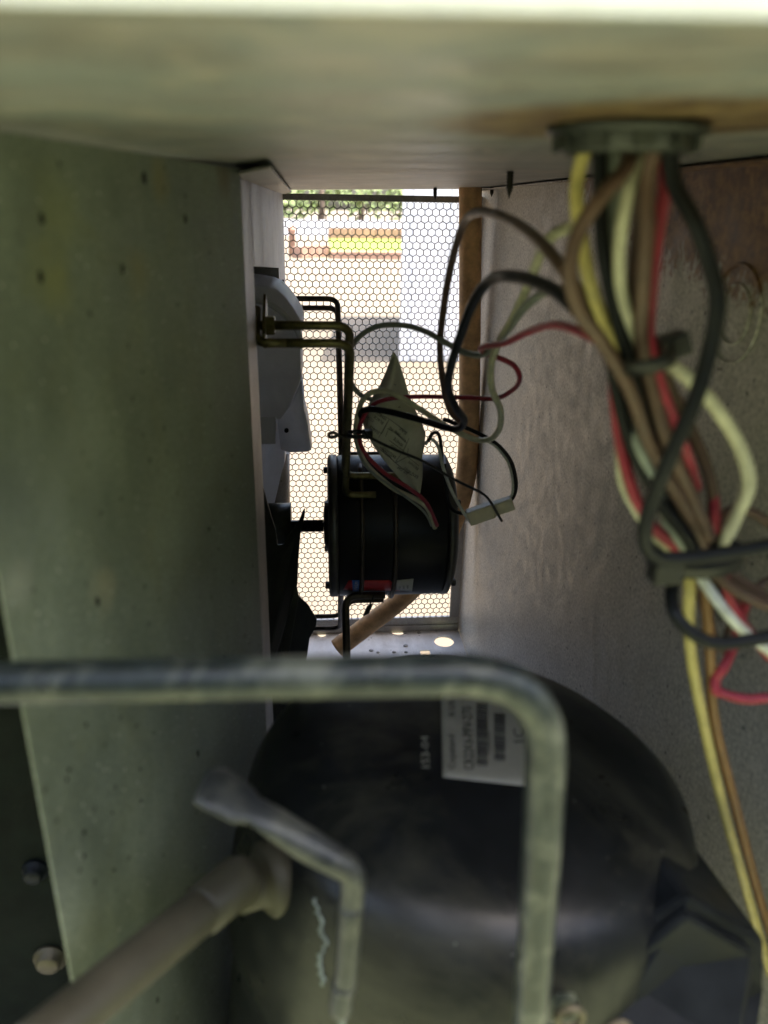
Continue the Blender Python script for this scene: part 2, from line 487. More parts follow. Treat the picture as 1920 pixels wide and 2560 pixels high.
# top panel, front edge slightly skewed, with turned-up painted lip
XL = -0.42
fl, fr = at(0, 18, Z=zc(-0.04)), at(1920, 54, Z=zc(0.05))
def fy(x): return fl.y + (fr.y - fl.y) * (x - fl.x) / (fr.x - fl.x)
XE = XR + 0.002
poly = [(XL, fy(XL), zc(XL)), (XE, fy(XE), zc(XE)), (XE, YG + 0.03, zc(XE)), (XL, YG + 0.03, zc(XL))]
mb = MB(); mb.prism(poly, (0, 0, 0.0016))
top = mb.build('top_panel', M['ceil'], cab)
mb = MB()
mb.hexa([(XL, fy(XL) - 0.0012, zc(XL) + 0.0002), (XE, fy(XE) - 0.0012, zc(XE) + 0.0002), (XE, fy(XE), zc(XE) + 0.0002), (XL, fy(XL), zc(XL) + 0.0002),
         (XL, fy(XL) - 0.0012, zc(XL) + 0.03), (XE, fy(XE) - 0.0012, zc(XE) + 0.03), (XE, fy(XE), zc(XE) + 0.03), (XL, fy(XL), zc(XL) + 0.03)])
mb.build('front_lip', M['lip'], top, label='cream painted front lip of the top panel')
# right side panel
mb = MB(); mb.box((XR, 0.16, ZB - 0.02), (XR + 0.0014, YG + 0.03, zc(XR) + 0.0008))
side = mb.build('side_panel', M['wall'], cab)
# turned flange of the side panel under the top
mb = MB()
mb.prism([(XR - 0.016, 0.16, zc(XR - .016) - 0.0030), (XR - 0.0003, 0.16, zc(XR) - 0.0030), (XR - 0.0003, YG - 0.002, zc(XR) - 0.0030), (XR - 0.016, YG - 0.002, zc(XR - .016) - 0.0030)], (0, 0, 0.0012))
mb.build('top_flange', M['wall'], side)
# knockout pressed in the side panel: two raised rings
kc = at(1836, 786, X=XR)
for rr in (0.0255, 0.0155):
    mb = MB()
    pts = [kc + V(-0.0002, math.cos(a) * rr, math.sin(a) * rr) for a in [2 * math.pi * i / 40 for i in range(41)]]
    mb.tube(pts, 0.0009, 8, cap=False)
    mb.build('knockout_ring', M['wall'], side)
# left partition panel
PA, PB = V(-0.0385, 0.441, 0), V(-0.0892, 0.203, 0)
pd = (PA - PB).normalized(); pn = V(pd.y, -pd.x, 0)
def panel_hit(x, y):
    r = ray(x, y); return r * (PA.dot(pn) / r.dot(pn))
zt = zc(-0.06) - 0.0025
mb = MB()
mb.prism([(PB.x, PB.y, ZB), (PA.x, PA.y, ZB), (PA.x, PA.y, zt), (PB.x, PB.y, zt)], -pn * 0.0008)
part = mb.build('partition_panel', M['panel'], cab, 0.0004)
# screw holes in the partition: dark slots with raised rims
def phole(x, y, r, stretch=1.4):
    c = panel_hit(x, y)
    mb = MB()
    pts = [c + pn * 0.0003 + pd * math.cos(a) * r * 0.9 + V(0, 0, math.sin(a) * r * stretch) for a in [2 * math.pi * i / 14 for i in range(14)]]
    mb.prism(pts, -pn * 0.0012)
    mb.build('screw_hole', M['hole'], part)
for x, y, r in ((360, 445, .0016), (104, 547, .0012), (463, 547, .0013), (101, 692, .0013), (306, 673, .0013), (243, 1504, .0013),
                (494, 1884, .0014), (393, 2500, .0012), (355, 930, .0004), (522, 1322, .0007), (215, 1812, .0007), (172, 1925, .0005), (167, 1948, .0006), (352, 2002, .0006), (210, 2080, .0007), (210, 2140, .0007),
                (285, 2175, .0005), (350, 1922, .0005), (262, 1862, .0004), (340, 1815, .0004), (560, 1640, .0006), (384, 1832, .0004), (280, 2032, .0004)):
    phole(x, y, r)
nt = M['panel'].node_tree; bs = nt.nodes['Principled BSDF']
pp = coords(nt); prev = bs.inputs['Base Color'].links[0].from_socket
wob_ = noise(nt, 70, 5, 0.6, pp)
for x, y, r, colr, amt in ((400, 450, .011, (.26, .22, .08), .55), (345, 678, .012, (.26, .23, .10), .5), (135, 700, .015, (.30, .30, .10), .55), (150, 560, .018, (.27, .28, .11), .4), (258, 1465, .012, (.36, .33, .22), .7), (285, 480, .012, (.13, .15, .12), .5), (560, 430, .014, (.16, .10, .05), .6), (40, 1460, .010, (.40, .40, .34), .6), (60, 1250, .03, (.16, .18, .17), .5), (180, 1150, .035, (.30, .33, .28), .35)):
    c = panel_hit(x, y)
    vm = nt.nodes.new('ShaderNodeVectorMath'); vm.operation = 'DISTANCE'; vm.inputs[1].default_value = c; nt.links.new(pp, vm.inputs[0])
    ma = nt.nodes.new('ShaderNodeMath'); ma.operation = 'MULTIPLY_ADD'; ma.inputs[1].default_value = r * 1.6; nt.links.new(wob_, ma.inputs[0]); nt.links.new(vm.outputs['Value'], ma.inputs[2])
    dv_ = nt.nodes.new('ShaderNodeMath'); dv_.operation = 'DIVIDE'; dv_.inputs[1].default_value = r * 2; nt.links.new(ma.outputs[0], dv_.inputs[0])
    prev = mix(nt, ramp(nt, dv_.outputs[0], [(0.45, bw(amt)), (0.9, bw(0))]), prev, colr)
nt.links.new(prev, bs.inputs['Base Color'])
# wall behind the partition edge carrying the fan opening
FX = -0.0425
mb = MB()
mb.box((FX - 0.0014, 0.4425, ZB + 0.002), (FX, 0.555, zc(FX) - 0.006))
mb.build('fan_wall', M['flange'], cab)
mb = MB(); mb.box((FX - 0.0014, 0.915, -0.13), (FX, YG - 0.004, zc(FX) - 0.001)); mb.build('fan_wall', M['flange'], cab)
mb = MB(); mb.prism([(FX, .5552, -.038), (FX, .9148, -.064), (FX, .9148, zc(FX) - .006), (FX, .5552, zc(FX) - .006)], (-.0014, 0, 0)); mb.build('fan_wall', M['flange'], cab)
mb = MB(); mb.box((-0.12, 0.9165, -0.13), (FX - 0.0016, 0.918, zc(-0.12) + 0.0008)); mb.build('rear_board', M['frame'], cab)
# small cover strip under the top panel along the fan wall
mb = MB(); mb.prism([(FX, 0.4425, zc(FX) - 0.0058), (-0.021, 0.4000, zc(FX) - 0.0036), (-0.031, YG - 0.004, zc(FX) - 0.0036), (FX, YG - 0.004, zc(FX) - 0.0058)], (0, 0, 0.0012))
mb.build('cover_strip', M['ceil'], cab)
# base pan with punched holes: built as a grid of cells around the openings
holes = []
def pan_hole(x, y, rx, ry, n=20, rot=0):
    c = at(x, y, Z=ZB); holes.append((c, rx, ry, n, rot))
pan_hole(1110, 1605, .0155, .0155)
pan_hole(995, 1578, .0125, .0125)
pan_hole(1063, 1633, .0105, .0095, 4, math.pi / 4)
pan_hole(805, 1586, .0070, .0090)
pan_hole(1120, 1572, .0050, .0050)
pan_hole(745, 1565, .0070, .0070)
bm = bmesh.new()
outer = [bm.verts.new(q) for q in ((XL, 0.16, ZB), (XR - 0.0006, 0.16, ZB), (XR - 0.0006, YG - 0.002, ZB), (XL, YG - 0.002, ZB))]
edges = [bm.edges.new((outer[i], outer[(i + 1) % 4])) for i in range(4)]
for c, rx, ry, n, rot in holes:
    vv = [bm.verts.new(c + V(math.cos(2 * math.pi * i / n + rot) * rx, math.sin(2 * math.pi * i / n + rot) * ry, 0)) for i in range(n)]
    edges += [bm.edges.new((vv[i], vv[(i + 1) % n])) for i in range(n)]
bmesh.ops.triangle_fill(bm, edges=edges, use_beauty=True)
mb = MB(); bm.verts.index_update()
mb.add([v.co.copy() for v in bm.verts], [[v.index for v in f.verts] for f in bm.faces]); bm.free()
pan = mb.build('base_pan', M['pan'], cab)
so = pan.modifiers.new('thick', 'SOLIDIFY'); so.thickness = 0.0015; so.offset = 0
# upstand of the pan under the grille and screws in the pan
mb = MB(); mb.box((-0.04, YG - 0.0035, ZB + 0.001), (XR - 0.001, YG - 0.002, ZB + 0.012)); mb.build('pan_upstand', M['frame'], cab)
for x, y, r in ((752, 1622, .0065), (1012, 1583, .0036), (1047, 1583, .0032), (1090, 1578, .0028), (1014, 1616, .0036), (928, 1628, .0036), (985, 1632, .0030), (1015, 1632, .0028), (945, 1633, .0026)):
    c = at(x, y, Z=ZB)
    mb = MB(); mb.lathe([(0.001, r), (0.0012 + r * .25, r * .95), (0.001 + r * .55, r * .55), (0.001 + r * .62, 0.0003)], c, (0, 0, 1), 12)
    mb.build('screw_head', M['frame'], cab)
# closed rear and left of the cabinet, outside the view
mb = MB(); mb.box((XL, YG, ZB - 0.02), (-0.05, YG + 0.0014, zc(XL) - 0.002)); mb.build('rear_panel', M['frame'], cab)

# grille: perforated sheet with hexagonal holes inside a folded frame
gr = empty('rear_grille', (0.09, YG, ZB), 'perforated steel rear grille with hexagonal holes', 'grille')
GX0, GX1, GZ0, GZ1 = -0.046, XR - 0.014, ZB + 0.021, zc(0.1) - 0.0145
mb = MB()
pitch, web, th = 0.0097, 0.00120, 0.0009
R1 = pitch / math.sqrt(3); R0 = (pitch - web) / math.sqrt(3)
rows = int((GZ1 - GZ0) / (pitch * 0.866)); cols = int((GX1 - GX0) / pitch)
hv, hf = [], []
for j in range(rows):
    for i in range(cols):
        cx = GX1 - (i + 0.5 + 0.5 * (j % 2)) * pitch; cz = GZ1 - (j + 0.62) * pitch * 0.866
        o = len(hv)
        jx, jz = rnd.uniform(-.00008, .00008), rnd.uniform(-.00008, .00008)
        for y_ in (YG, YG + th):
            for k in range(6):
                a = math.pi / 6 + k * math.pi / 3
                hv.append((cx + math.cos(a) * R1, y_, cz + math.sin(a) * R1))
            for k in range(6):
                a = math.pi / 6 + k * math.pi / 3
                hv.append((cx + jx + math.cos(a) * R0, y_, cz + jz + math.sin(a) * R0))
        for k in range(6):
            l = (k + 1) % 6
            hf.append((o + k, o + l, o + 6 + l, o + 6 + k))
            hf.append((o + 12 + k, o + 18 + k, o + 18 + l, o + 12 + l))
            hf.append((o + 6 + k, o + 6 + l, o + 18 + l, o + 18 + k))
hv = [(x + .00035 * math.sin(70 * x + 31 * z) * math.sin(47 * z), y + .0012 * math.sin(23 * x + 1) * math.sin(17 * z), z + .00035 * math.sin(83 * z - 20 * x) * math.cos(37 * x)) for x, y, z in hv]
me = bpy.data.meshes.new('perforated_sheet'); me.from_pydata([V(*q) - V(0.09, YG, ZB) for q in hv], [], hf); me.materials.append(M['grille'])
ob = bpy.data.objects.new('perforated_sheet', me); COL.objects.link(ob); ob.parent = gr
gz_bot = GZ1 - (rows + 0.2) * pitch * 0.866
for a, b in (((GX0, YG - 0.0016, GZ1 - 0.001), (XR - 0.0006, YG + 0.004, zc(0.1) - 0.0075)),
             ((GX0, YG - 0.0016, ZB + 0.0016), (XR - 0.0006, YG + 0.004, gz_bot + 0.0015)),
             ((GX1 - 0.002, YG - 0.0013, gz_bot + 0.0015), (XR - 0.0006, YG + 0.004, GZ1 - 0.001))):
    mb = MB(); mb.box(a, b); mb.build('frame_strip', M['frame'], gr, 0.0005)

# screws poking down through the top panel
for i, (x, y, L, lab) in enumerate(((1088, 470, .014, 'short screw tip poking through the ceiling in front of the grille top'),
                                    (1276, 424, .0165, 'long threaded screw tip hanging from the ceiling left of the yellow wire'),
                                    (1243, 472, .011, 'small screw tip at the top corner of the rusty side wall'))):
    r0 = ray(x, y); k = zc(0.17) / r0.z
    c = r0 * k
    if c.y > 1.05: c = r0 * (1.02 / r0.y)
    c.z = zc(c.x) - 0.0002
    if c.x > XR - 0.003: c.x = XR - 0.006
    prof = []
    nt_ = 9
    for q in range(nt_ * 2 + 1):
        d = L * q / (nt_ * 2)
        t = 1 - max(0, (d / L - 0.6)) * 2.3
        prof.append((d, max(0.0002, 0.0027 * (1.0 if q % 2 else 0.70) * t)))
    mb = MB(); mb.lathe(prof, c, (0.02, 0, -1), 10)
    mb.build('sheet_metal_screw', M['screw'], label=lab, cat='screw', group='screws through the top panel')

# cable bushing in the top panel
b0 = V(BUSH.x, BUSH.y, zc(BUSH.x))
bu = empty('cable_bushing', b0 - V(0, 0, .011), 'ribbed black plastic bushing where the wire bundle leaves the ceiling', 'bushing')
mb = MB(); mb.lathe([(-0.001, .0185), (0.0068, .0185), (.0080, .0174), (.0080, .0145), (-0.001, .0145)], b0, (0, 0, -1), 40, cap=False); mb.build('collar', M['bush'], bu)
mb = MB(); mb.lathe([(0.0004, .0145), (0.0004, .0225), (0.0024, .0225), (.0032, .0205), (.0032, .0180)], b0, (0, 0, -1), 40, cap=False); mb.build('lip', M['bush'], bu)
for i in range(10):
    a = i * 2 * math.pi / 10 + 0.2
    u = V(math.cos(a), math.sin(a), 0); t = V(-u.y, u.x, 0)
    mb = MB(); mb.obox(b0 + u * .0193 - V(0, 0, .0050), u, t, V(0, 0, 1), (.0012, .0026, .0024)); mb.build('rib', M['bush'], bu, 0.0005)

# ------------------------------------------------------------------ fan, shroud, motor
MC = V(0.0705, 0.74, -0.3035); MR = 0.0718
mo = empty('fan_motor', (MC.x, MC.y, MC.z - MR), 'black cylindrical fan motor with grey end rings hung in front of the grille', 'motor')
x0, x1 = 0.0075, 0.1345
mb = MB(); mb.lathe([(.009, .060), (.009, MR * .985), (.0105, MR), (.111, MR), (.1135, MR * .985), (.1135, .060)], (x0, MC.y, MC.z), (1, 0, 0), 72, cap=True)
mbody = mb.build('shell', M['black'], mo)
BV_MOTOR = BVHTree.FromPolygons([tuple(v.co + abs_loc(mbody)) for v in mbody.data.vertices], [tuple(p.vertices) for p in mbody.data.polygons])
mb = MB(); mb.lathe([(0, .020), (0, MR - .004), (.0015, MR + .0008), (.0088, MR + .0008), (.0088, .04)], (x0, MC.y, MC.z), (1, 0, 0), 72); eb = mb.build('end_bell', M['bell'], mo)
mb = MB(); mb.lathe([(-.0045, .010), (-.0045, .017), (0.0002, .030)], (x0, MC.y, MC.z), (1, 0, 0), 36); mb.build('bearing_boss', M['black'], eb)
mb = MB(); mb.lathe([(.1137, .04), (.1137, MR + .0006), (.1190, MR + .0004), (.1240, MR - .010), (.1240, .02)], (x0, MC.y, MC.z), (1, 0, 0), 72); eb2 = mb.build('end_bell', M['bell'], mo)
mb = MB(); mb.lathe([(-.165, .0062), (-.0046, .0062)], (x0, MC.y, MC.z), (1, 0, 0), 20); mb.build('shaft', M['shaft'], mo)
for a in (2.45, 3.9, 0.75, 5.5):
    for xx, d in ((x0, -1), (x0 + .122, 1)):
        c = V(xx, MC.y + math.cos(a) * MR * .90, MC.z + math.sin(a) * MR * .90)
        mb = MB(); mb.lathe([(0, .0036), (.0034, .0036), (.0040, .0030)], c, (d, 0, 0), 6, smooth=False); mb.build('through_bolt', M['screw'], mo)

# motor mounts: four arms, each a pair of bent rods from the fan wall to the motor shell
RA = 0.277
def radial(theta, r, t=0.0, x=0.0):
    u = V(0, math.cos(theta), math.sin(theta)); w = V(0, -math.sin(theta), math.cos(theta))
    return V(x, MC.y, MC.z) + u * r + w * t
XB = 0.0232
arms = ((math.radians(128), M['rod'], 'yellow-zinc motor bracket of two bent rods at the near upper side of the motor', .0033, 1),
        (math.radians(46), M['rod_dark'], 'brown motor bracket of two bent rods behind the motor at upper left', .0031, 1),
        (math.radians(232), M['rod_dark'], 'dark bent-rod motor bracket running down below the near side of the motor', .0035, -1),
        (math.radians(-50), M['rod_dark'], 'dark bent-rod motor bracket low behind the motor beside the fan', .0030, -1))
rw = FX - 0.006
for th_, mat, lab, rad, sg in arms:
    br = empty('motor_bracket', radial(th_, RA, 0, FX), lab, 'bracket', 'motor brackets round the fan motor')
    for tt in (-.0085, .0085):
        foot = .070 if sg > 0 else .052
        pts = [radial(th_, RA, tt, rw + (.012 if (tt > 0) == (math.cos(th_) < 0) else 0)), radial(th_, RA, tt, XB), radial(th_, MR + .0036, tt * 1.25, XB), radial(th_, MR + .0036, tt * 1.25, XB + foot * (0.55 if (tt < 0) == (th_ < math.pi / 2) and sg > 0 else 1) * .75)]
        mb = MB(); mb.tube(fillet(pts, .012), rad, 12); mb.build('rod', mat, br)
    lo = .0085 if math.cos(th_) < 0 else -.0085
    xh = rw + .004
    pts = [radial(th_, RA, lo, xh + .022), radial(th_, RA, lo, xh), radial(th_, RA, -lo * 2.9, xh)]
    mb = MB(); mb.tube(fillet(pts, .012), rad * 1.03, 12); mb.build('hook', mat, br)
    c = radial(th_, RA, -lo * 1.5, xh + .0065); w = V(0, -math.sin(th_), math.cos(th_)); u = V(0, math.cos(th_), math.sin(th_))
    mb = MB(); mb.obox(c, V(1, 0, 0), w, u, (.0011, .019, .008)); mb.build('washer_plate', mat, br, 0.0004)
    c = radial(th_, RA, -lo, xh + .0077)
    mb = MB(); mb.lathe([(0, .0072), (.0055, .0072), (.0062, .0062)], c, (1, 0, 0), 6, smooth=False); mb.build('hex_nut', mat, br)
# belly band straps round the motor shell
for xx, a0, a1 in ((0.0385, 105, 262), (0.0700, 118, 258)):
    pts = [radial(math.radians(a0 + (a1 - a0) * i / 24), MR + .0016, 0, xx) for i in range(25)]
    mb = MB(); mb.tube(pts, .0023, 10); mb.build('strap', M['rod_dark'], mo)

# decals laid on a curved surface: uv -> photograph quad -> surface
def surf(bvh, x, y, off):
    r = ray(x, y).normalized()
    hit, n, _, _ = bvh.ray_cast(V(0, 0, 0), r)
    if hit is None: return None
    if n.dot(r) > 0: n = -n
    return hit + n * off

def decal(bvh, quad, off, nu=8, nv=8):
    """quad px: origin, +u, +u+v, +v corners"""
    q = [V(*a, 0) for a in quad]
    g = []
    for j in range(nv + 1):
        row = []
        for i in range(nu + 1):
            u, v = i / nu, j / nv
            p_ = (q[0] * (1 - u) + q[1] * u) * (1 - v) + (q[3] * (1 - u) + q[2] * u) * v
            row.append(surf(bvh, p_.x, p_.y, off))
        g.append(row)
    return g

def decal_mesh(name, bvh, quad, off, mat, parent, nu=8, nv=8, t=0.0002):
    g = decal(bvh, quad, off, nu, nv)
    if any(p_ is None for r in g for p_ in r): return None
    mb = MB(); mb.sheet(g, t)
    return mb.build(name, mat, parent)

def text_on(bvh, s, origin, direction, size, off, mat, parent, name='lettering', squash=1.0, bold=0.0):
    """lettering: origin px, unit direction px, letter height px"""
    cu = bpy.data.curves.new('txt', 'FONT'); cu.body = s; cu.size = 1.0; cu.resolution_u = 2; cu.offset = bold
    to = bpy.data.objects.new('txt', cu); COL.objects.link(to)
    dg = bpy.context.evaluated_depsgraph_get(); dg.update()
    me = bpy.data.meshes.new_from_object(to.evaluated_get(dg))
    bpy.data.objects.remove(to)
    d = Vector(direction).normalized(); up = V(d.y, -d.x, 0)
    d = V(d.x, d.y, 0); o = V(*origin, 0)
    vs_ = []
    for v in me.vertices:
        q = o + d * (v.co.x * size * 1.38 * squash) + up * (v.co.y * size * 1.38)
        h = surf(bvh, q.x, q.y, off)
        if h is None: return None
        vs_.append(h)
    fs = [tuple(p_.vertices) for p_ in me.polygons]
    bpy.data.meshes.remove(me)
    mb = MB(); mb.add(vs_, fs)
    return mb.build(name, mat, parent)

st = decal_mesh('red_sticker', BV_MOTOR, [(858, 1474), (1000, 1476), (975, 1450), (872, 1450)], .0003, M['red_print'], mo, 10, 4)
decal_mesh('blue_sticker', BV_MOTOR, [(882, 1477), (906, 1477), (904, 1449), (880, 1449)], .0006, M['blue_print'], mo, 4, 4)
decal_mesh('white_sticker', BV_MOTOR, [(988, 1474), (1030, 1477), (1034, 1446), (986, 1450)], .0004, M['white_print'], mo, 6, 4)
for i in range(4):
    text_on(BV_MOTOR, 'lIIiIl', (991 + i * 10, 1473 - i), (0.05, -1), 5, .0009, M['ink'], mo, 'sticker_print', 0.9)
text_on(BV_MOTOR, 'VVLM', (893, 1474), (0.1, -1), 8, .0010, M['white_print'], mo, 'sticker_print', 0.8)

# fan
fa = empty('condenser_fan', (FX, MC.y, MC.z - .17), 'dark steel fan with pitched blades on the motor shaft beside the partition', 'fan')
mb = MB(); mb.lathe([(-.062, .0065), (-.062, .024), (-.030, .024), (-.030, .0065)], (0, MC.y, MC.z), (1, 0, 0), 28); mb.build('hub', M['blade'], fa)
def px_blade(outline, Y, dYdx, dYdy, name='blade', mat=None, t=.0022):
    cx = sum(a for a, b in outline) / len(outline); cy = sum(b for a, b in outline) / len(outline)
    pts = [at(a, b, Y=Y + dYdx * (a - cx) + dYdy * (b - cy)) for a, b in outline]
    mb = MB(); mb.prism(pts, (0, t, 0)); return mb.build(name, mat or M['blade'], fa, 0.0005)
px_blade([(628, 1150), (642, 1158), (660, 1225), (680, 1296), (690, 1330), (694, 1362), (708, 1362), (722, 1338), (748, 1300), (757, 1277), (763, 1270), (762, 1290), (752, 1330), (746, 1400), (744, 1460), (733, 1500), (716, 1570), (706, 1660), (704, 1820), (628, 1820)], 0.66, 0.0004, -0.00022)
px_blade([(738, 1478), (748, 1492), (770, 1512), (792, 1548), (790, 1566), (774, 1596), (768, 1640), (750, 1700), (742, 1820), (690, 1820), (712, 1590), (728, 1510)], 0.70, 0.0003, 0.0)
px_blade([(742, 1466), (747, 1490), (735, 1560), (722, 1640), (718, 1700), (690, 1700), (708, 1600), (728, 1510)], 0.605, 0.0002, -0.0001)
# grey clamp screws on the hub
for y_ in (1288, 1318):
    c = at(656, y_, Y=.70); mb = MB(); mb.tube([c - V(.010, 0, 0), c + V(.005, 0, 0)], .0042, 12); mb.build('hub_screw', M['bell'], fa)

# pale shroud beside the fan: rounded moulding with rolled rim
sh = empty('fan_shroud', at(700, 1135, Y=.86), 'pale grey moulded fan shroud with rounded shoulder beside the flange', 'shroud')
def loft(outline, Yf, Yb, inset, name, mat, shrink=0.0):
    """outline px drawn at depth Yf, rounded back to depth Yb"""
    n = len(outline)
    cx = sum(a for a, b in outline) / n; cy = sum(b for a, b in outline) / n
    rings = []
    steps = 6
    base = [at(a, b, Y=Yf) for a, b in outline]
    ctr = sum(base, V(0, 0, 0)) / n
    prof = [(0.0, inset * 2.2), (0.10, inset), (0.3, inset * .3), (0.55, 0.0), (1.0, 0.0)]
    for d, ins in prof:
        y = Yf + (Yb - Yf) * d
        rings.append([V(b_.x - (b_.x - ctr.x) * ins, y, b_.z - (b_.z - ctr.z) * ins) for b_ in base])
    vs_ = [q for r_ in rings for q in r_]
    fs = [tuple(range(n))]
    for i in range(len(rings) - 1):
        for k in range(n):
            a, b = i * n + k, i * n + (k + 1) % n
            fs.append((a, b, b + n, a + n))
    fs.append(tuple((len(rings) - 1) * n + k for k in range(n))[::-1])
    mb = MB(); mb.add(vs_, fs[:1], 0, False); mb2 = MB(); mb2.add(vs_, fs, 0, True)
    return mb2.build(name, mat, sh)
o1 = [(600, 702), (645, 708), (672, 713), (694, 722), (715, 743), (734, 768), (750, 793), (757, 812), (757, 822), (751, 833), (752, 870), (753, 915), (754, 955), (742, 985), (722, 1030), (700, 1060), (600, 1062)]
loft(o1, .80, .90, .035, 'shoulder', M['shroud'])
# groove line round the shoulder: a raised dark-shadowed bead
bead = [at(a, b, Y=.7995) for a, b in ((640, 752), (665, 757), (690, 770), (714, 790), (735, 815), (748, 838), (752, 870))]
mb = MB(); mb.tube(spline(bead, 6), .0030, 10); mb.build('bead', M['shroud'], sh)
o2 = [(690, 1040), (722, 1022), (742, 985), (754, 950), (760, 1021), (770, 1060), (779, 1130), (770, 1134), (720, 1136), (700, 1128)]
loft(o2, .83, .88, .03, 'skirt', M['shroud'])
o3 = [(600, 1055), (700, 1055), (714, 1100), (712, 1160), (704, 1186), (680, 1290), (676, 1290), (640, 1170), (600, 1150)]
loft(o3, .86, .90, .02, 'web', M['shroud'])
mb = MB(); mb.hexa([at(a, b, Y=y_) for y_ in (.785, .805) for a, b in ((640, 1110), (691, 1110), (691, 1042), (640, 1042))]); mb.build('clip_box', M['shroud'], sh, 0.0015)
mb = MB(); mb.lathe([(0, .0024), (.003, .0024)], at(716, 1077, Y=.826), (0, 1, 0), 14); mb.build('screw_hole', M['hole'], sh)
mb = MB(); mb.tube([at(698, 1130, Y=.97), at(700, 1310, Y=.97)], .0135, 20); mb.build('rear_column', M['flange'], sh)

# ------------------------------------------------------------------ tan pipe in the rear corner
tp = [dp(1016, 395, 1.035), dp(1016, 520, 1.035), dp(1015, 700, 1.035), dp(1014, 860, 1.035), dp(1011, 980, 1.035), dp(1000, 1060, 1.033), dp(978, 1130, 1.030), dp(945, 1200, 1.025), dp(900, 1262, 1.02), dp(850, 1308, 1.015), dp(795, 1350, 1.010), dp(728, 1401, 1.000)]
mb = MB(); mb.tube(spline(tp, 8), .0143, 24, wob=0.012)
mb.build('drain_pipe', M['copper_pipe'], label='tan brown pipe running down the rear corner and curving behind the motor', cat='pipe')

# ------------------------------------------------------------------ compressor
CC = V(0.0635, 0.298, 0); CR = 0.1155
prof = [(-0.636, .055), (-0.636, .080), (-0.60, .098), (-0.56, .105), (-0.40, .1065), (-0.35, .1075), (-.336, .1085), (-.331, .1115), (-.326, .1128), (-.318, .1128), (-.311, .1116), (-.292, .1108), (-.275, .1088),
        (-.260, .1055), (-.248, .1000), (-.240, .0890), (-.235, .0720), (-.231, .0500), (-.229, .0250), (-.2285, .0050)]
co = empty('compressor', (CC.x, CC.y, -0.636), 'large black domed compressor under the grey pipe', 'compressor')
TILT = V(.115, 0, 1).normalized()
mb = MB(); mb.lathe([(z_ + .32, r_) for z_, r_ in prof], CC + V(0, 0, -.32), TILT, 80)
shell = mb.build('shell', M['comp'], co)
BV_COMP = BVHTree.FromPolygons([tuple(v.co + abs_loc(shell)) for v in shell.data.vertices], [tuple(p.vertices) for p in shell.data.polygons])
def conv(q):
    return q
lab = decal_mesh('rating_label', BV_COMP, [(1106, 1946), (1312, 1968), (1316, 1700), (1100, 1690)], .0006, M['label'], co, 14, 14)
upd = (-0.035, -1)
def ltext(s, x, y, h, sq=1.0, bold=0.0, mat='ink', off=.0013, d=upd):
    text_on(BV_COMP, s, (x, y), d, h, off, M[mat], co, 'lettering', sq, bold)
ltext('Copeland', 1138, 1928, 18, .90, 0.002)
ltext('CR22K6-PFV-270', 1184, 1930, 26, .62, 0.002)
ltext('R US', 1136, 1796, 14, 1.0)
ltext('C', 1138, 1745, 18, 1.0)
ltext('1C', 1308, 1868, 26, 1.0)
ltext('COMPRESSOR', 1222 + 4, 1890, 6, 1.1)
ltext('153-04', 1074, 1928, 21, 1.05, 0.0, 'greytext', .0008)
def barcode(xa, xb, ya, yb):
    g = random.Random(3); y = ya
    while y > yb:
        h = g.choice((1.4, 2.2, 3.2, 4.6))
        sl = (xb - xa) * 0.10
        pts = [surf(BV_COMP, a, b, .0013) for a, b in ((xa, y), (xb, y + sl), (xb, y + sl - h), (xa, y - h))]
        if all(pts):
            mb = MB(); mb.add(pts, [(0, 1, 2, 3)]); bars.append(mb)
        y -= h + g.choice((1.2, 1.8, 2.6))
bars = []
barcode(1190, 1218, 1918, 1760)
barcode(1234, 1262, 1905, 1790)
mb = MB()
for b in bars: mb.add(b.v, b.f)
mb.build('barcode', M['ink'], co)
# terminal box on the right of the shell
tb = [(1440, 2700), (1452, 2520), (1478, 2420), (1560, 2345), (1722, 2240), (1916, 2352), (1908, 2470), (1885, 2700)]
pts = [at(a, b, Y=.214 if b < 2480 else .190) for a, b in tb]
mb = MB(); mb.prism(pts, (0, .060, -.01)); mb.build('terminal_box', M['tbox'], co, .003)
mb = MB(); mb.prism([at(a, b, Y=.2085 if b < 2450 else .188) for a, b in ((1530, 2430), (1720, 2292), (1886, 2386), (1880, 2440), (1850, 2640), (1515, 2640))], (0, .0055, 0)); mb.build('box_lid', M['tbox'], co, .0025)
# rusty weld bead on the rim, lower right
pts = [CC + V(math.cos(a) * .1128, math.sin(a) * .1128, -.3300 - .115 * .1128 * math.cos(a)) for a in [math.radians(-75 + 95 * i / 20) for i in range(21)]]
M['rustbead'] = plain('rusty_weld', (0.10, 0.05, 0.035), 0.8, 0, 0.4, 120, 0.4)
mb = MB(); mb.tube(pts, .0022, 8); mb.build('weld_bead', M['rustbead'], co)
# small grey clip on the shell front
mb = MB(); mb.hexa([at(a, b, Y=y_) for y_ in (.172, .19) for a, b in ((1365, 2560), (1450, 2560), (1440, 2480), (1375, 2485))]); mb.build('clip', M['pipe'], co, .002)
for x, y in ((1425, 2545), (1545, 2580)):
    c = at(x, y, Y=.17); mb = MB(); pts = [c + V(math.cos(a) * .0042, 0, math.sin(a) * .0042) for a in [2 * math.pi * i / 20 for i in range(21)]]
    mb.tube(pts, .0012, 8, cap=False); mb.build('terminal_ring', M['bolt'], co)
# suction collar on the shell's left side
cc = surf(BV_COMP, 672, 2198, 0)
sdir = V(-.88, -.45, .05).normalized()
mb = MB(); mb.lathe([(-.006, .0155), (.0015, .0150), (.0030, .0130), (.0040, .0108), (.0060, .0094), (.014, .0088)], cc, sdir, 32); mb.build('suction_collar', M['suction'], co)
COLLAR = cc + sdir * .012

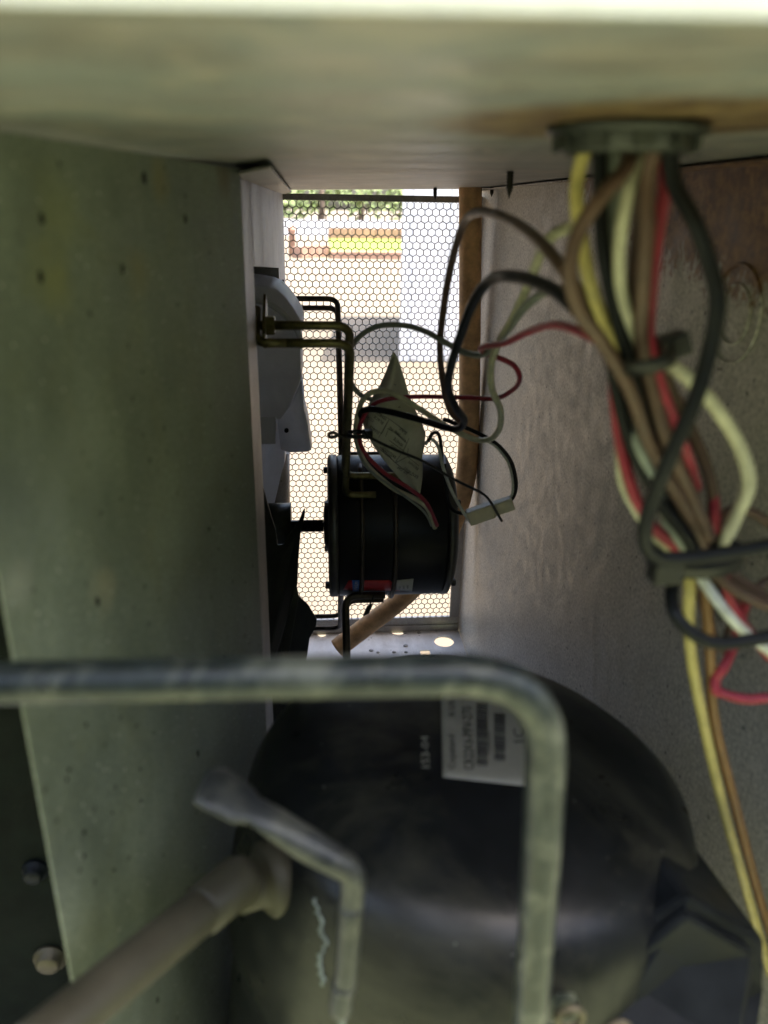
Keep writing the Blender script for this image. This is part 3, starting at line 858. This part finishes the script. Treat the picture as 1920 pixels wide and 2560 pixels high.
# ------------------------------------------------------------------ pipes in front
rp = .0053
YP = .165
hp = [at(-260, 1712, Y=YP + .004), at(500, 1697, Y=YP), at(1285, 1688, Y=YP), at(1378, 1800, Y=YP - .004) , at(1366, 2000, Y=YP - .004), at(1340, 2300, Y=YP - .003), at(1318, 2640, Y=YP - .003)]
hp = [at(-260, 1712, Y=YP + .004), at(500, 1697, Y=YP), at(1372, 1684, Y=YP - .002), at(1358, 2080, Y=YP - .003), at(1318, 2680, Y=YP - .003)]
mb = MB(); mb.tube(resample(fillet(hp, .031, 16), .004), rp, 24, wob=0.01)
mb.build('discharge_pipe', M['pipe'], label='grey painted pipe crossing left to right then bending down in front of the compressor', cat='pipe')
# pinched service tube
ct = [dp(437, 1697, .188), dp(470, 1706, .187), dp(520, 1735, .186), dp(552, 1752, .185), dp(590, 1775, .184), dp(660, 1822, .182), dp(728, 1862, .180), dp(750, 1876, .1795), dp(761, 1893, .179), dp(762, 1920, .1785), dp(759, 1960, .178)]
cr = [.0046, .0056, .0051, .0035, .0043, .0049, .0044, .0041, .0039, .0038, .0037]
cf = [.5, .45, .45, .55, .75, .95, 1.0, 1.0, 1.0, 1.0, 1.0]
def interp(a, n):
    out = []
    for i in range(len(a) - 1):
        for k in range(n): out.append(a[i] + (a[i + 1] - a[i]) * k / n)
    return out + [a[-1]]
sv = empty('service_tube', dp(735, 2180, .178), 'pinched grey service tube bending down in front of the compressor', 'tube')
mb = MB(); mb.tube(spline(ct, 8), interp(cr, 8), 20, flat=interp(cf, 8)); mb.build('pinched_arm', M['crimp'], sv)
dn = [dp(760, 1950, .178), dp(750, 2080, .1775), dp(745, 2125, .1775), dp(741, 2130, .1775), dp(737, 2160, .177), dp(736, 2175, .177), dp(737, 2182, .177)]
mb = MB(); mb.tube(resample(dn, .003), .0037, 20); mb.build('down_leg', M['crimp'], sv)
mb = MB(); mb.tube([dp(744, 2122, .1775), dp(743, 2132, .1775)], .0041, 20); mb.build('joint_ring', M['crimp'], sv)
mb = MB(); mb.tube([dp(737, 2178, .177), dp(740, 2230, .177)], .0011, 10); mb.build('capillary', M['corr'], sv)
# suction line, lower left
su = empty('suction_line', at(120, 2620, Y=.14), 'thick dusty olive pipe rising from the lower left into the compressor', 'pipe')
a_, b_ = at(596, 2200, Y=.228), at(60, 2640, Y=.155)
mb = MB(); mb.tube(resample(fillet([b_, a_, COLLAR], .012), .004), .0080, 28, wob=.006); mb.build('tube', M['suction'], su)
dd = (a_ - b_).normalized()
mb = MB(); mb.tube([b_.lerp(a_, .77), b_.lerp(a_, .785), b_.lerp(a_, .97), b_.lerp(a_, 1.0), a_ + dd * .004], [.0082, .0091, .0094, .0092, .0080], 28); mb.build('sleeve', M['suction'], su)
# verdigris streak on the shell below the service tube
stk = [(790, 2245), (795, 2275), (806, 2300), (800, 2325), (812, 2345), (816, 2360), (804, 2385), (800, 2410), (806, 2440), (810, 2470)]
stk = [(x + rnd.uniform(-5, 5), y) for k in range(len(stk) - 1) for x, y in [(stk[k][0] + (stk[k + 1][0] - stk[k][0]) * q, stk[k][1] + (stk[k + 1][1] - stk[k][1]) * q) for q in (0, .25, .5, .75)]]
g = [[surf(BV_COMP, x - w * rnd.uniform(.3, 1.5), y, .0007) for w in (4.5, 0, -4.5)] for x, y in stk]
mb = MB(); mb.sheet(g, .0004); mb.build('verdigris_streak', M['corr'], co)

# dark coil end plate behind the partition, lower left, with bolts
ce = empty('coil_end_plate', (-.2, .33, ZB), 'dark coil end plate beyond the near edge of the partition at lower left', 'coil')
mb = MB(); mb.box((-.40, .380, ZB + .002), (-.075, .382, .005)); mb.build('plate', M['dark'], ce, .0005)
mb = MB(); mb.box((XL + .002, .305, ZB + .002), (XL + .03, YG - .01, .012)); mb.build('fin_block', M['dark'], ce)
for x, y, s_ in ((125, 2398, 1.0), (88, 2178, .75)):
    r_ = ray(x, y); c = r_ * (.3785 / r_.y); s_ *= 1.25
    mb = MB(); mb.lathe([(-.0015, .0085 * s_), (.0008, .0085 * s_), (.0010, .0062 * s_), (.0050, .0062 * s_), (.0062, .0045 * s_)], c, (0, -1, 0), 14)
    mb.build('bolt', M['bolt'] if s_ > 1.0 else M['tbox'], ce)

# ------------------------------------------------------------------ wires
WIRES = []
def wire(pts, mat, label, r=.0021, n=10, group='wires in the loom', rs=None):
    path = spline([dp(*q) + V(rnd.uniform(-.0004, .0004), rnd.uniform(-.0015, .0015), rnd.uniform(-.0004, .0004)) for q in pts], 9)
    mb = MB(); mb.tube(path, r * .93, 12)
    return mb.build('wire', M[mat], label=label, cat='wire', group=group)
B = .240
wire([(1262, 320, B + .006), (1250, 380, B + .005), (1247, 450, B + .004), (1258, 530, B + .003), (1278, 610, B), (1310, 690, B), (1350, 768, B + .003), (1400, 880, B + .006), (1450, 1010, B + .006), (1490, 1130, B + .002), (1497, 1190, B + .003), (1492, 1260, B + .002), (1494, 1400, B + .004), (1520, 1570, B + .008), (1566, 1760, B + .012), (1615, 1930, B + .016), (1668, 2110, B + .02)], 'w_yellow', 'yellow wire down the outer left of the loom and on to the lower right', .0023)
wire([(1372, 318, B - .002), (1350, 365, B - .008), (1295, 425, B - .012), (1252, 500, B - .014), (1233, 580, B - .014), (1250, 665, B - .013), (1300, 745, B - .011), (1352, 835, B - .008), (1405, 960, B - .006), (1462, 1070, B - .006), (1510, 1150, B - .002), (1540, 1230, B), (1600, 1282, B), (1690, 1325, B)], 'w_brown', 'brown wire bowing out left below the bushing in front of the loom', .0024)
wire([(1300, 318, B + .004), (1298, 420, B + .003), (1303, 540, B), (1330, 660, B - .004), (1356, 765, B - .004), (1395, 900, B - .001), (1440, 1050, B), (1490, 1160, B), (1530, 1240, B + .004), (1560, 1330, B + .008)], 'w_black', 'black wire straight down the middle left of the loom', .0024)
wire([(1322, 318, B + .010), (1325, 440, B + .010), (1322, 560, B + .008), (1345, 680, B + .006), (1368, 765, B + .004), (1380, 850, B + .004), (1440, 960, B + .006), (1500, 1100, B + .006)], 'w_grey', 'grey wire in the middle of the loom behind the black one', .0021)
wire([(1398, 320, B), (1372, 370, B - .004), (1348, 440, B - .006), (1338, 540, B - .006), (1346, 630, B - .006), (1365, 710, B - .004), (1385, 770, B), (1400, 850, B + .008)], 'w_cream', 'cream wire bowed left of the mid brown wire above the tie', .0021)
wire([(1412, 318, B - .008), (1405, 400, B - .010), (1400, 500, B - .011), (1390, 620, B - .010), (1386, 740, B - .008), (1410, 850, B - .006), (1448, 970, B - .008), (1500, 1085, B - .006), (1530, 1160, B - .002)], 'w_brown', 'brown wire hanging straight beside the red wire above the tie', .0024)
wire([(1374, 316, B + .006), (1378, 450, B + .004), (1372, 600, B + .002), (1378, 740, B + .002), (1400, 830, B + .002), (1435, 950, B + .002), (1480, 1060, B + .002), (1520, 1150, B + .004)], 'w_brown', 'rearmost brown wire showing between the cream and red wires', .0022)
wire([(1440, 320, B + .004), (1432, 420, B), (1418, 530, B - .003), (1405, 640, B - .005), (1402, 720, B - .006), (1420, 800, B - .006), (1446, 890, B - .007), (1478, 975, B - .006), (1500, 1050, B + .004)], 'w_red', 'red wire running under the tie head at the right of the loom', .0021)
wire([(1444, 318, B - .010), (1462, 400, B - .014), (1502, 480, B - .020), (1535, 570, B - .024), (1545, 650, B - .026), (1535, 750, B - .028), (1500, 860, B - .030), (1448, 985, B - .030), (1408, 1085, B - .028), (1394, 1150, B - .026), (1404, 1190, B - .022), (1450, 1204, B - .020), (1540, 1196, B - .022), (1680, 1172, B - .026)], 'w_black', 'thick black wire bowing out on the right and crossing back over the loom', .0026)
wire([(1408, 745, B + .004), (1440, 778, B), (1500, 828, B - .004), (1562, 893, B - .006), (1602, 972, B - .006), (1612, 1045, B - .004), (1592, 1120, B - .002), (1568, 1172, B + .002), (1556, 1240, B + .006)], 'w_cream', 'cream wire looping far out to the right of the loom', .0026)
wire([(1318, 770, B + .002), (1335, 860, B), (1362, 960, B - .002), (1402, 1045, B - .004), (1445, 1110, B - .006), (1490, 1165, B - .004), (1520, 1240, B + .004)], 'w_black', 'black wire at the left edge of the loom below the tie', .0023)
wire([(1325, 790, B + .004), (1350, 880, B + .003), (1378, 960, B - .004), (1412, 1050, B - .003), (1440, 1120, B - .002), (1480, 1180, B)], 'w_grey', 'dull grey wire beside the left black wire below the tie', .0021)
wire([(1322, 800, B + .005), (1330, 880, B + .006), (1342, 960, B + .004), (1356, 1030, B + .002), (1384, 1100, B), (1420, 1150, B), (1470, 1190, B + .004)], 'w_red', 'red wire curving down the left edge of the loom beside the cream one', .0022)
wire([(1330, 860, B + .010), (1336, 960, B + .008), (1345, 1040, B + .005), (1368, 1100, B + .002), (1402, 1150, B + .002), (1450, 1190, B + .006)], 'w_cream', 'cream wire at the extreme left of the loom below the tie', .0018)
wire([(1420, 780, B + .010), (1462, 862, B + .010), (1508, 960, B + .008), (1535, 1050, B + .006), (1545, 1140, B + .006), (1575, 1230, B + .006), (1660, 1290, B + .006)], 'w_brown', 'brown wire at the right side of the loom below the tie', .0023)
wire([(1462, 860, B + .016), (1505, 950, B + .012), (1530, 1020, B + .008), (1545, 1085, B + .004), (1548, 1160, B + .006), (1566, 1260, B + .004), (1600, 1335, B + .004), (1660, 1420, B + .004)], 'w_red', 'red wire at the right rim of the loom, passing down behind the white one', .0020)
wire([(1500, 1180, B + .002), (1515, 1243, B - .004), (1556, 1308, B - .006), (1610, 1366, B - .006), (1690, 1425, B - .004)], 'w_white', 'white wire slanting to the right below the lower tie', .0021)
wire([(1500, 1215, B + .006), (1462, 1243, B), (1449, 1280, B - .006), (1458, 1326, B - .012), (1495, 1366, B - .016), (1560, 1388, B - .018), (1690, 1372, B - .020)], 'w_black', 'black wire making a wide loop below the lower tie', .0026)
wire([(1610, 1300, B + .012), (1590, 1390, B + .010), (1558, 1436, B + .008), (1543, 1466, B + .007), (1544, 1488, B + .006), (1562, 1501, B + .004), (1610, 1507, B + .002), (1690, 1498, B)], 'w_red', 'red wire doubling back to the right edge below the black loop', .0021)
wire([(1530, 1200, B + .008), (1526, 1300, B + .010), (1530, 1430, B + .010), (1548, 1570, B + .012), (1592, 1760, B + .016), (1640, 1940, B + .020), (1690, 2110, B + .024)], 'w_tan', 'tan wire alongside the yellow wire at lower right', .0023)
wire([(1550, 1130, B + .012), (1580, 1106, B + .016), (1620, 1108, B + .018), (1690, 1150, B + .016)], 'w_brown', 'brown wire arching out of the loom to the right edge', .0020)
wire([(1500, 1225, B + .010), (1520, 1300, B + .016), (1560, 1400, B + .020), (1600, 1300, B + .024), (1690, 1240, B + .024)], 'w_brown', 'brown wire looping behind the white wire below the lower tie', .0021)
# leads running back to the motor
wire([(1372, 850, B + .008), (1330, 770, B + .010), (1278, 685, B + .012), (1222, 592, B + .020), (1150, 512, .30), (1085, 468, .35), (1033, 457, .40), (1000, 486, .44), (975, 570, .48), (957, 670, .51), (949, 750, .53), (956, 830, .55), (972, 885, .565), (1000, 915, .575)], 'w_brown', 'brown lead arching high from the loom across the grille to the motor', .0024, group='leads to the motor')
wire([(1390, 900, B + .004), (1345, 800, B + .004), (1300, 722, B + .006), (1250, 668, B + .012), (1185, 620, .28), (1110, 597, .32), (1060, 605, .36), (1022, 655, .39), (995, 730, .42), (972, 800, .45), (970, 845, .47), (988, 885, .49), (1003, 908, .51), (992, 926, .53), (960, 922, .55), (900, 905, .572), (840, 889, .590), (795, 884, .610), (776, 900, .625), (770, 950, .640), (800, 1000, .650), (860, 1050, .655), (910, 1085, .655)], 'w_black', 'black lead looping from the loom across to the motor', .0028, group='leads to the motor')
wire([(1372, 800, B + .012), (1340, 740, B + .016), (1300, 690, .27), (1240, 640, .30), (1185, 627, .33), (1130, 668, .37), (1092, 718, .41), (1050, 762, .46), (1010, 764, .49), (970, 744, .51), (920, 716, .54), (870, 703, .565), (815, 706, .585), (772, 732, .60), (752, 775, .605), (757, 820, .61), (776, 850, .615), (800, 862, .63)], 'w_grey', 'grey-green lead looping round the bracket above the motor', .0022, group='leads to the motor')
wire([(1228, 495, .30), (1195, 508, .31), (1165, 550, .33), (1140, 620, .36), (1105, 690, .39), (1076, 740, .43), (1060, 790, .46), (1063, 840, .48), (1080, 885, .50), (1080, 925, .52), (1060, 950, .54), (1025, 950, .56), (970, 925, .575), (910, 886, .585), (860, 856, .590), (820, 845, .60), (790, 856, .612), (774, 890, .622), (768, 940, .626), (790, 1000, .628), (845, 1050, .632), (905, 1082, .635), (928, 1105, .640), (940, 1140, .655)], 'w_cream', 'pale cream lead with an S bend in front of the side wall', .0024, group='leads to the motor')
wire([(1330, 770, B + .014), (1290, 732, .265), (1240, 710, .29), (1190, 704, .32), (1140, 720, .36), (1090, 741, .40), (1052, 746, .43), (1038, 752, .45), (1052, 766, .47), (1085, 776, .48), (1112, 791, .49), (1122, 815, .50), (1108, 840, .52), (1070, 860, .54), (1000, 860, .57), (900, 857, .598), (830, 864, .605), (795, 884, .615), (775, 930, .620), (787, 975, .620), (830, 1020, .622), (880, 1052, .626), (920, 1085, .632), (945, 1135, .650)], 'w_red', 'red lead with a double bend running across behind the black lead', .0019, group='leads to the motor')
wire([(770, 930, .622), (772, 970, .620), (800, 1015, .620), (860, 1062, .624), (915, 1105, .634), (932, 1135, .650)], 'w_grey', 'thin grey lead along the underside of the paper tag', .0012, group='leads to the motor')
# small leads at the right end of the motor
wire([(925, 955, .66), (935, 935, .66), (948, 940, .66), (955, 975, .66), (955, 1010, .66)], 'w_black', 'small black lead arching over the right end of the motor', .0018, group='leads to the motor')
wire([(918, 960, .662), (930, 948, .662), (946, 965, .660), (958, 1010, .655), (975, 1060, .65), (1000, 1105, .645), (1018, 1128, .642)], 'w_white', 'thin white lead from the motor end to the cream connector', .0016, group='leads to the motor')
wire([(960, 1000, .67), (962, 1050, .665), (970, 1090, .66), (990, 1108, .65), (1020, 1108, .645)], 'w_black', 'black lead sagging into the cream connector', .0019, group='leads to the motor')
wire([(1090, 1085, .645), (1108, 1075, .645), (1114, 1045, .645), (1105, 1000, .645), (1080, 965, .645), (1050, 945, .65), (1010, 925, .66), (960, 905, .68)], 'w_black', 'black lead curving up out of the top of the connector', .0020, group='leads to the motor')
wire([(1088, 1082, .643), (1104, 1070, .643), (1108, 1042, .643), (1098, 1002, .643), (1074, 968, .643), (1045, 950, .648)], 'w_white', 'white lead running inside the black one above the connector', .0012, group='leads to the motor')
# connector
c0, c1 = dp(1013, 1118, .644), dp(1108, 1085, .640)
ax = (c1 - c0).normalized(); az = V(0, -1, 0); az = (az - ax * az.dot(ax)).normalized(); ay = az.cross(ax)
cn = empty('wire_connector', c0, 'cream plastic plug connector hanging on leads right of the motor', 'connector')
L = (c1 - c0).length
mb = MB(); mb.obox(c0 + ax * L * .27, ax, ay, az, (L * .29, .0068, .0055)); mb.build('plug', M['conn'], cn, .0012)
mb = MB(); mb.obox(c0 + ax * L * .78, ax, ay, az, (L * .22, .0059, .0050)); mb.build('socket', M['conn'], cn, .0012)
# cable ties
def tie(center, axis_pts, rx, ry, tail, label, head=True, w=.0024):
    """flat strap round the loom: ellipse of band, head block and tail"""
    c, a, b = center, axis_pts[0], axis_pts[1]     # a across, b depth
    nrm = a.cross(b).normalized()
    t = empty('cable_tie', c, label, 'cable tie', 'black cable ties')
    g = []
    for i in range(29):
        an = 2 * math.pi * i / 28
        q = c + a * (math.cos(an) * rx) + b * (math.sin(an) * ry)
        g.append([q - nrm * w, q + nrm * w])
    mb = MB(); mb.sheet(g, .0011); mb.build('strap', M['tie'], t)
    if head:
        mb = MB(); mb.obox(c + a * (rx + .001), a, b, nrm, (.0040, .0036, .0036)); mb.build('head', M['tie'], t, .0006)
    if tail:
        mb = MB(); mb.tube(spline(tail, 8), .0012, 8); mb.build('tail', M['tie'], t)
    return t
p0, p1 = dp(1318, 792, .236), dp(1448, 748, .232)
a1 = (p1 - p0).normalized()
tie((p0 + p1) / 2, (a1, V(0, 1, 0)), (p1 - p0).length / 2, .0135, None, 'black cable tie with square head round the upper loom')
p0, p1 = dp(1398, 1205, .236), dp(1600, 1190, .236)
a1 = (p1 - p0).normalized()
t2 = tie((p0 + p1) / 2, (a1, V(0, 1, 0)), (p1 - p0).length / 2, .013, None, 'wide black cable tie round the lower loom', False, .0030)
mb = MB(); mb.obox(dp(1436, 1230, .222), a1, V(0, 1, 0), V(0, 0, 1), (.0048, .0040, .0040)); mb.build('head', M['tie'], t2, .0008)
mb = MB(); mb.tube([dp(1405, 1238, .222), dp(1420, 1226, .222), dp(1440, 1232, .221)], .0014, 8); mb.build('tail', M['tie'], t2)
# tie fixing the motor leads to the bracket, long tail across the tag
c = dp(770, 938, .607)
tie(c, (V(1, 0, 0), V(0, 1, 0)), .0080, .0085, [dp(785, 930, .600), dp(800, 945, .596), dp(850, 970, .590), dp(915, 997, .590), dp(980, 1035, .600), dp(1040, 1065, .610), dp(1060, 1085, .614), dp(1084, 1126, .618)], 'thin black cable tie on the motor bracket with a long tail across the tag', True, .0016)
mb = MB(); pts = [dp(738, 945, .615), dp(722, 935, .615), dp(710, 938, .615), dp(716, 945, .615), dp(735, 940, .615), dp(755, 945, .612)]
mb.tube(spline(pts, 6), .0014, 8); mb.build('twist_of_wire', M['rod_dark'], label='small curled wire end beside the motor bracket', cat='wire end')
mb = MB(); mb.tube(spline([dp(808, 1285, .64), dp(803, 1298, .637), dp(796, 1310, .635)], 5), .0008, 8)
mb.obox(dp(795, 1317, .635), (dp(800, 1305, .635) - dp(790, 1328, .635)).normalized(), V(0, 1, 0), V(.8, 0, .4).normalized(), (.0050, .0015, .0030))
mb.build('hanging_tag', M['tie'], label='tiny black tag dangling under the motor beside the tan pipe', cat='tag')

# ------------------------------------------------------------------ paper wiring tag
Lp = [(983, 880), (976, 898), (966, 925), (950, 962), (935, 985), (926, 1000), (915, 1030), (906, 1052), (912, 1078), (935, 1118), (965, 1158), (1000, 1198), (1030, 1228), (1046, 1244)]
Rp = [(986, 882), (994, 896), (1003, 920), (1013, 952), (1022, 985), (1036, 1020), (1052, 1050), (1064, 1082), (1062, 1112), (1056, 1140), (1057, 1168), (1056, 1196), (1052, 1225), (1048, 1246)]
g = []
for i in range(len(Lp) * 3 - 2):
    k, fr_ = divmod(i, 3); fr_ /= 3
    k2 = min(k + 1, len(Lp) - 1)
    l = V(*Lp[k], 0).lerp(V(*Lp[k2], 0), fr_); r_ = V(*Rp[k], 0).lerp(V(*Rp[k2], 0), fr_)
    t = i / (len(Lp) * 3 - 3)
    row = []
    for j in range(13):
        s_ = j / 12
        q = l.lerp(r_, s_)
        wd = (r_ - l).length / 160.0
        yy = .640 + .012 * t - .030 * wd * math.sin(math.pi * min(1, s_ * .9 + .12)) + .009 * math.sin(s_ * 8 + t * 7) * wd + .004 * math.sin(t * 15 + s_ * 3)
        row.append(at(q.x, q.y, Y=yy))
    g.append(row)
tg = empty('wiring_tag', at(1046, 1246, Y=.64), 'curled yellowed paper tag with wiring diagram tied above the motor', 'tag')
mb = MB(); mb.sheet(g, .00035); ps = mb.build('paper', M['paper'], tg)
BV_TAG = BVHTree.FromPolygons([tuple(v.co + abs_loc(ps)) for v in ps.data.vertices], [tuple(p.vertices) for p in ps.data.polygons])
def zt_(x, y): return (840 + x / 5.27, 860 + y / 5.27)
td = (-0.76, -0.65)
for s_, x, y, h, d in (('BRN/WHT', 1088, 1745, 8, (-.80, -.60)), ('BROWN', 1090, 1640, 7, td), ('SEP. CAP', 960, 1690, 7, (-.85, -.52)), ('BRN/WHT', 800, 1480, 8, td), ('SEP. CAP', 740, 1480, 7, td),
                    ('WHITE', 895, 1325, 8, td), ('BRN', 800, 1370, 7, td), ('WHITE', 578, 1165, 8, td), ('BLACK', 630, 1035, 8, td), ('WHITE', 668, 985, 8, td), ('CCW', 508, 1010, 7, td),
                    ('LINE', 775, 1140, 7, td), ('LINE', 850, 1190, 7, td), ('ROTATION', 930, 1270, 6, td), ('BLACK', 935, 1175, 6, td), ('II', 850, 840, 7, (-.2, -1)), ('II', 760, 520, 6, (-.5, .85))):
    text_on(BV_TAG, s_, zt_(x, y), d, h, .0004, M['ink'], tg, 'lettering', .85)
def line_on(pts, w=1.0):
    mb = MB()
    for (xa, ya), (xb, yb) in zip(pts[:-1], pts[1:]):
        n_ = 6
        d = V(xb - xa, yb - ya, 0).normalized(); q = V(-d.y, d.x, 0) * w / 2
        for i in range(n_):
            u0, u1 = i / n_, (i + 1) / n_
            P = [(xa + (xb - xa) * u0 + q.x, ya + (yb - ya) * u0 + q.y), (xa + (xb - xa) * u1 + q.x, ya + (yb - ya) * u1 + q.y),
                 (xa + (xb - xa) * u1 - q.x, ya + (yb - ya) * u1 - q.y), (xa + (xb - xa) * u0 - q.x, ya + (yb - ya) * u0 - q.y)]
            hs = [surf(BV_TAG, *p_, .0004) for p_ in P]
            if all(h is not None for h in hs): mb.add(hs, [(0, 1, 2, 3)])
    if mb.f: mb.build('diagram_line', M['ink'], tg)
for pl in ([(460, 1080), (600, 1180), (690, 1000)], [(545, 900), (700, 990), (940, 1170)], [(560, 1230), (690, 1000)], [(670, 1110), (790, 1170), (930, 1300)], [(680, 1135), (650, 1220)],
           [(700, 1265), (890, 1400)], [(890, 1400), (960, 1240)], [(580, 1350), (780, 1560), (890, 1400)], [(790, 1560), (940, 1480), (1090, 1610)], [(510, 1320), (780, 1560), (1000, 1730)], [(950, 1370), (940, 1430)], [(430, 960), (410, 1080)]):
    line_on([zt_(*q) for q in pl], 1.1)

# ------------------------------------------------------------------ beyond the grille
ho = empty('metal_shed', (3, 9, GZ), 'white metal-clad shed wall seen through the right of the grille', 'building')
hx, hy = 0.62, 6.0
mb = MB()
mb.prism([(hx, hy, GZ), (7.0, hy, GZ), (7.0, 8.4, GZ), (hx * 8.4 / hy + .01, 8.4, GZ)], (0, 0, 1.7)); mb.build('wall', M['siding'], ho)
for i in range(22):
    x = hx + .08 + i * .28
    mb = MB(); mb.box((x, hy - .018, GZ + .02), (x + .05, hy + .01, GZ + 1.68)); mb.build('siding_rib', M['siding'], ho, .004)
mb = MB(); mb.prism([(hx - .15, hy - .15, GZ + 1.701), (7.15, hy - .15, GZ + 1.701), (7.15, 8.5, GZ + 1.9), (hx + .12, 8.5, GZ + 1.9)], (0, 0, .08)); mb.build('roof', M['roofing'], ho)
# raised bed: terracotta kerb, sunlit grass bank, terracotta wall behind
bd = empty('planter_bed', (1.2, 19.5, GZ), 'terracotta walled bed of sunlit yellow-green grass beyond the paving', 'planter')
a = at(826, 647, Z=GZ); xa, ya = a.x, 18.8
zf = at(900, 629, Y=ya).z; yb_ = 21.5; zb_ = at(900, 597, Y=yb_).z; zt2 = at(900, 571, Y=yb_).z
for i in range(7):
    mb = MB(); mb.box((xa + i * .62, ya, GZ), (xa + i * .62 + .605, ya + .22, zf)); mb.build('kerb_stone', M['brick'], bd, .01)
for i in range(7):
    mb = MB(); mb.box((xa + i * .62, yb_, GZ), (xa + i * .62 + .605, yb_ + .3, zt2)); mb.build('wall_block', M['brick'], bd, .01)
mb = MB(); mb.hexa([(xa, ya + .221, GZ), (xa + 4.3, ya + .221, GZ), (xa + 4.3, yb_ - .001, GZ), (xa, yb_ - .001, GZ), (xa, ya + .221, zf - .02), (xa + 4.3, ya + .221, zf - .02), (xa + 4.3, yb_ - .001, zb_), (xa, yb_ - .001, zb_)])
mb.build('bank', M['dry_grass'], bd)
# low brick edging at left
a, b = at(742, 645, Z=GZ), at(818, 640, Z=GZ)
le = empty('low_wall', (a + b) / 2, 'low brown brick edging at the left of the paving beyond the grille', 'wall')
dv = (b - a) / 4
for i in range(4):
    q = a + dv * (i + .5); mb = MB(); mb.obox(q + V(0, 0, .12), dv.normalized(), V(-dv.y, dv.x, 0).normalized(), V(0, 0, 1), (dv.length * .48, .15, .12 + .02 * (i % 2))); mb.build('brick', M['brick'], le, .01)
c = at(731, 640, Z=GZ)
mb = MB(); mb.lathe([(0, .09), (.5, .07), (.56, .1), (.62, .1), (.68, .02)], c, (0, 0, 1), 14); mb.build('garden_post', M['brick'], label='small brown garden post by the left edge of the grille view', cat='post')
# hedge row and trees far off
def foliage(name, c, rx, ry, rz, n, leaf, label, cat, trunk=None, seed=1, group=None):
    g_ = random.Random(seed)
    t = empty(name, (c[0], c[1], GZ), label, cat, group)
    mb = MB()
    clumps = [(g_.uniform(-1, 1), g_.uniform(-1, 1), g_.uniform(-.9, 1), g_.uniform(.25, .5)) for _ in range(16)]
    for i in range(n):
        q = g_.choice(clumps)
        d = V(g_.gauss(0, 1), g_.gauss(0, 1), g_.gauss(0, 1)).normalized() * q[3] * g_.uniform(.5, 1)
        p_ = V(c[0] + (q[0] * .75 + d.x) * rx, c[1] + (q[1] * .75 + d.y) * ry, c[2] + (q[2] * .75 + d.z) * rz)
        u = V(g_.gauss(0, 1), g_.gauss(0, 1), g_.gauss(0, 1)).normalized(); w = u.orthogonal().normalized()
        s_ = leaf * g_.uniform(.6, 1.3)
        mb.add([p_ - u * s_, p_ + w * s_ * .5, p_ + u * s_, p_ - w * s_ * .5], [(0, 1, 2, 3)])
    mb.build('crown', M['far_leaf'], t)
    if trunk:
        mb = MB(); mb.tube([V(c[0], c[1], GZ), V(c[0] + .1, c[1], (GZ + c[2]) / 2), V(c[0], c[1], c[2] + rz * .3)], [trunk, trunk * .8, trunk * .4], 10); mb.build('trunk', M['bark'], t)
labs = ('leafy green tree at the far left of the grille view', 'leafy green tree in the middle distance above the bank', 'darker leafy tree right behind the terracotta wall', 'tall leafy tree far behind the white shed')
for i, (px_, Y_, r_) in enumerate(((800, 38, 3.0), (900, 44, 3.2), (700, 46, 3.4), (1080, 40, 3.5))):
    x = at(px_, 500, Y=Y_).x
    foliage('tree', (x, Y_, 1.2), r_, r_, 2.2, 520, .22, labs[i], 'tree', .18, i + 1, 'trees beyond the grille')
mb = MB(); mb.box((-14, 34, GZ), (20, 34.3, GZ + .6)); mb.build('boundary_wall', M['siding'], label='long pale boundary wall far beyond the paving', cat='wall')
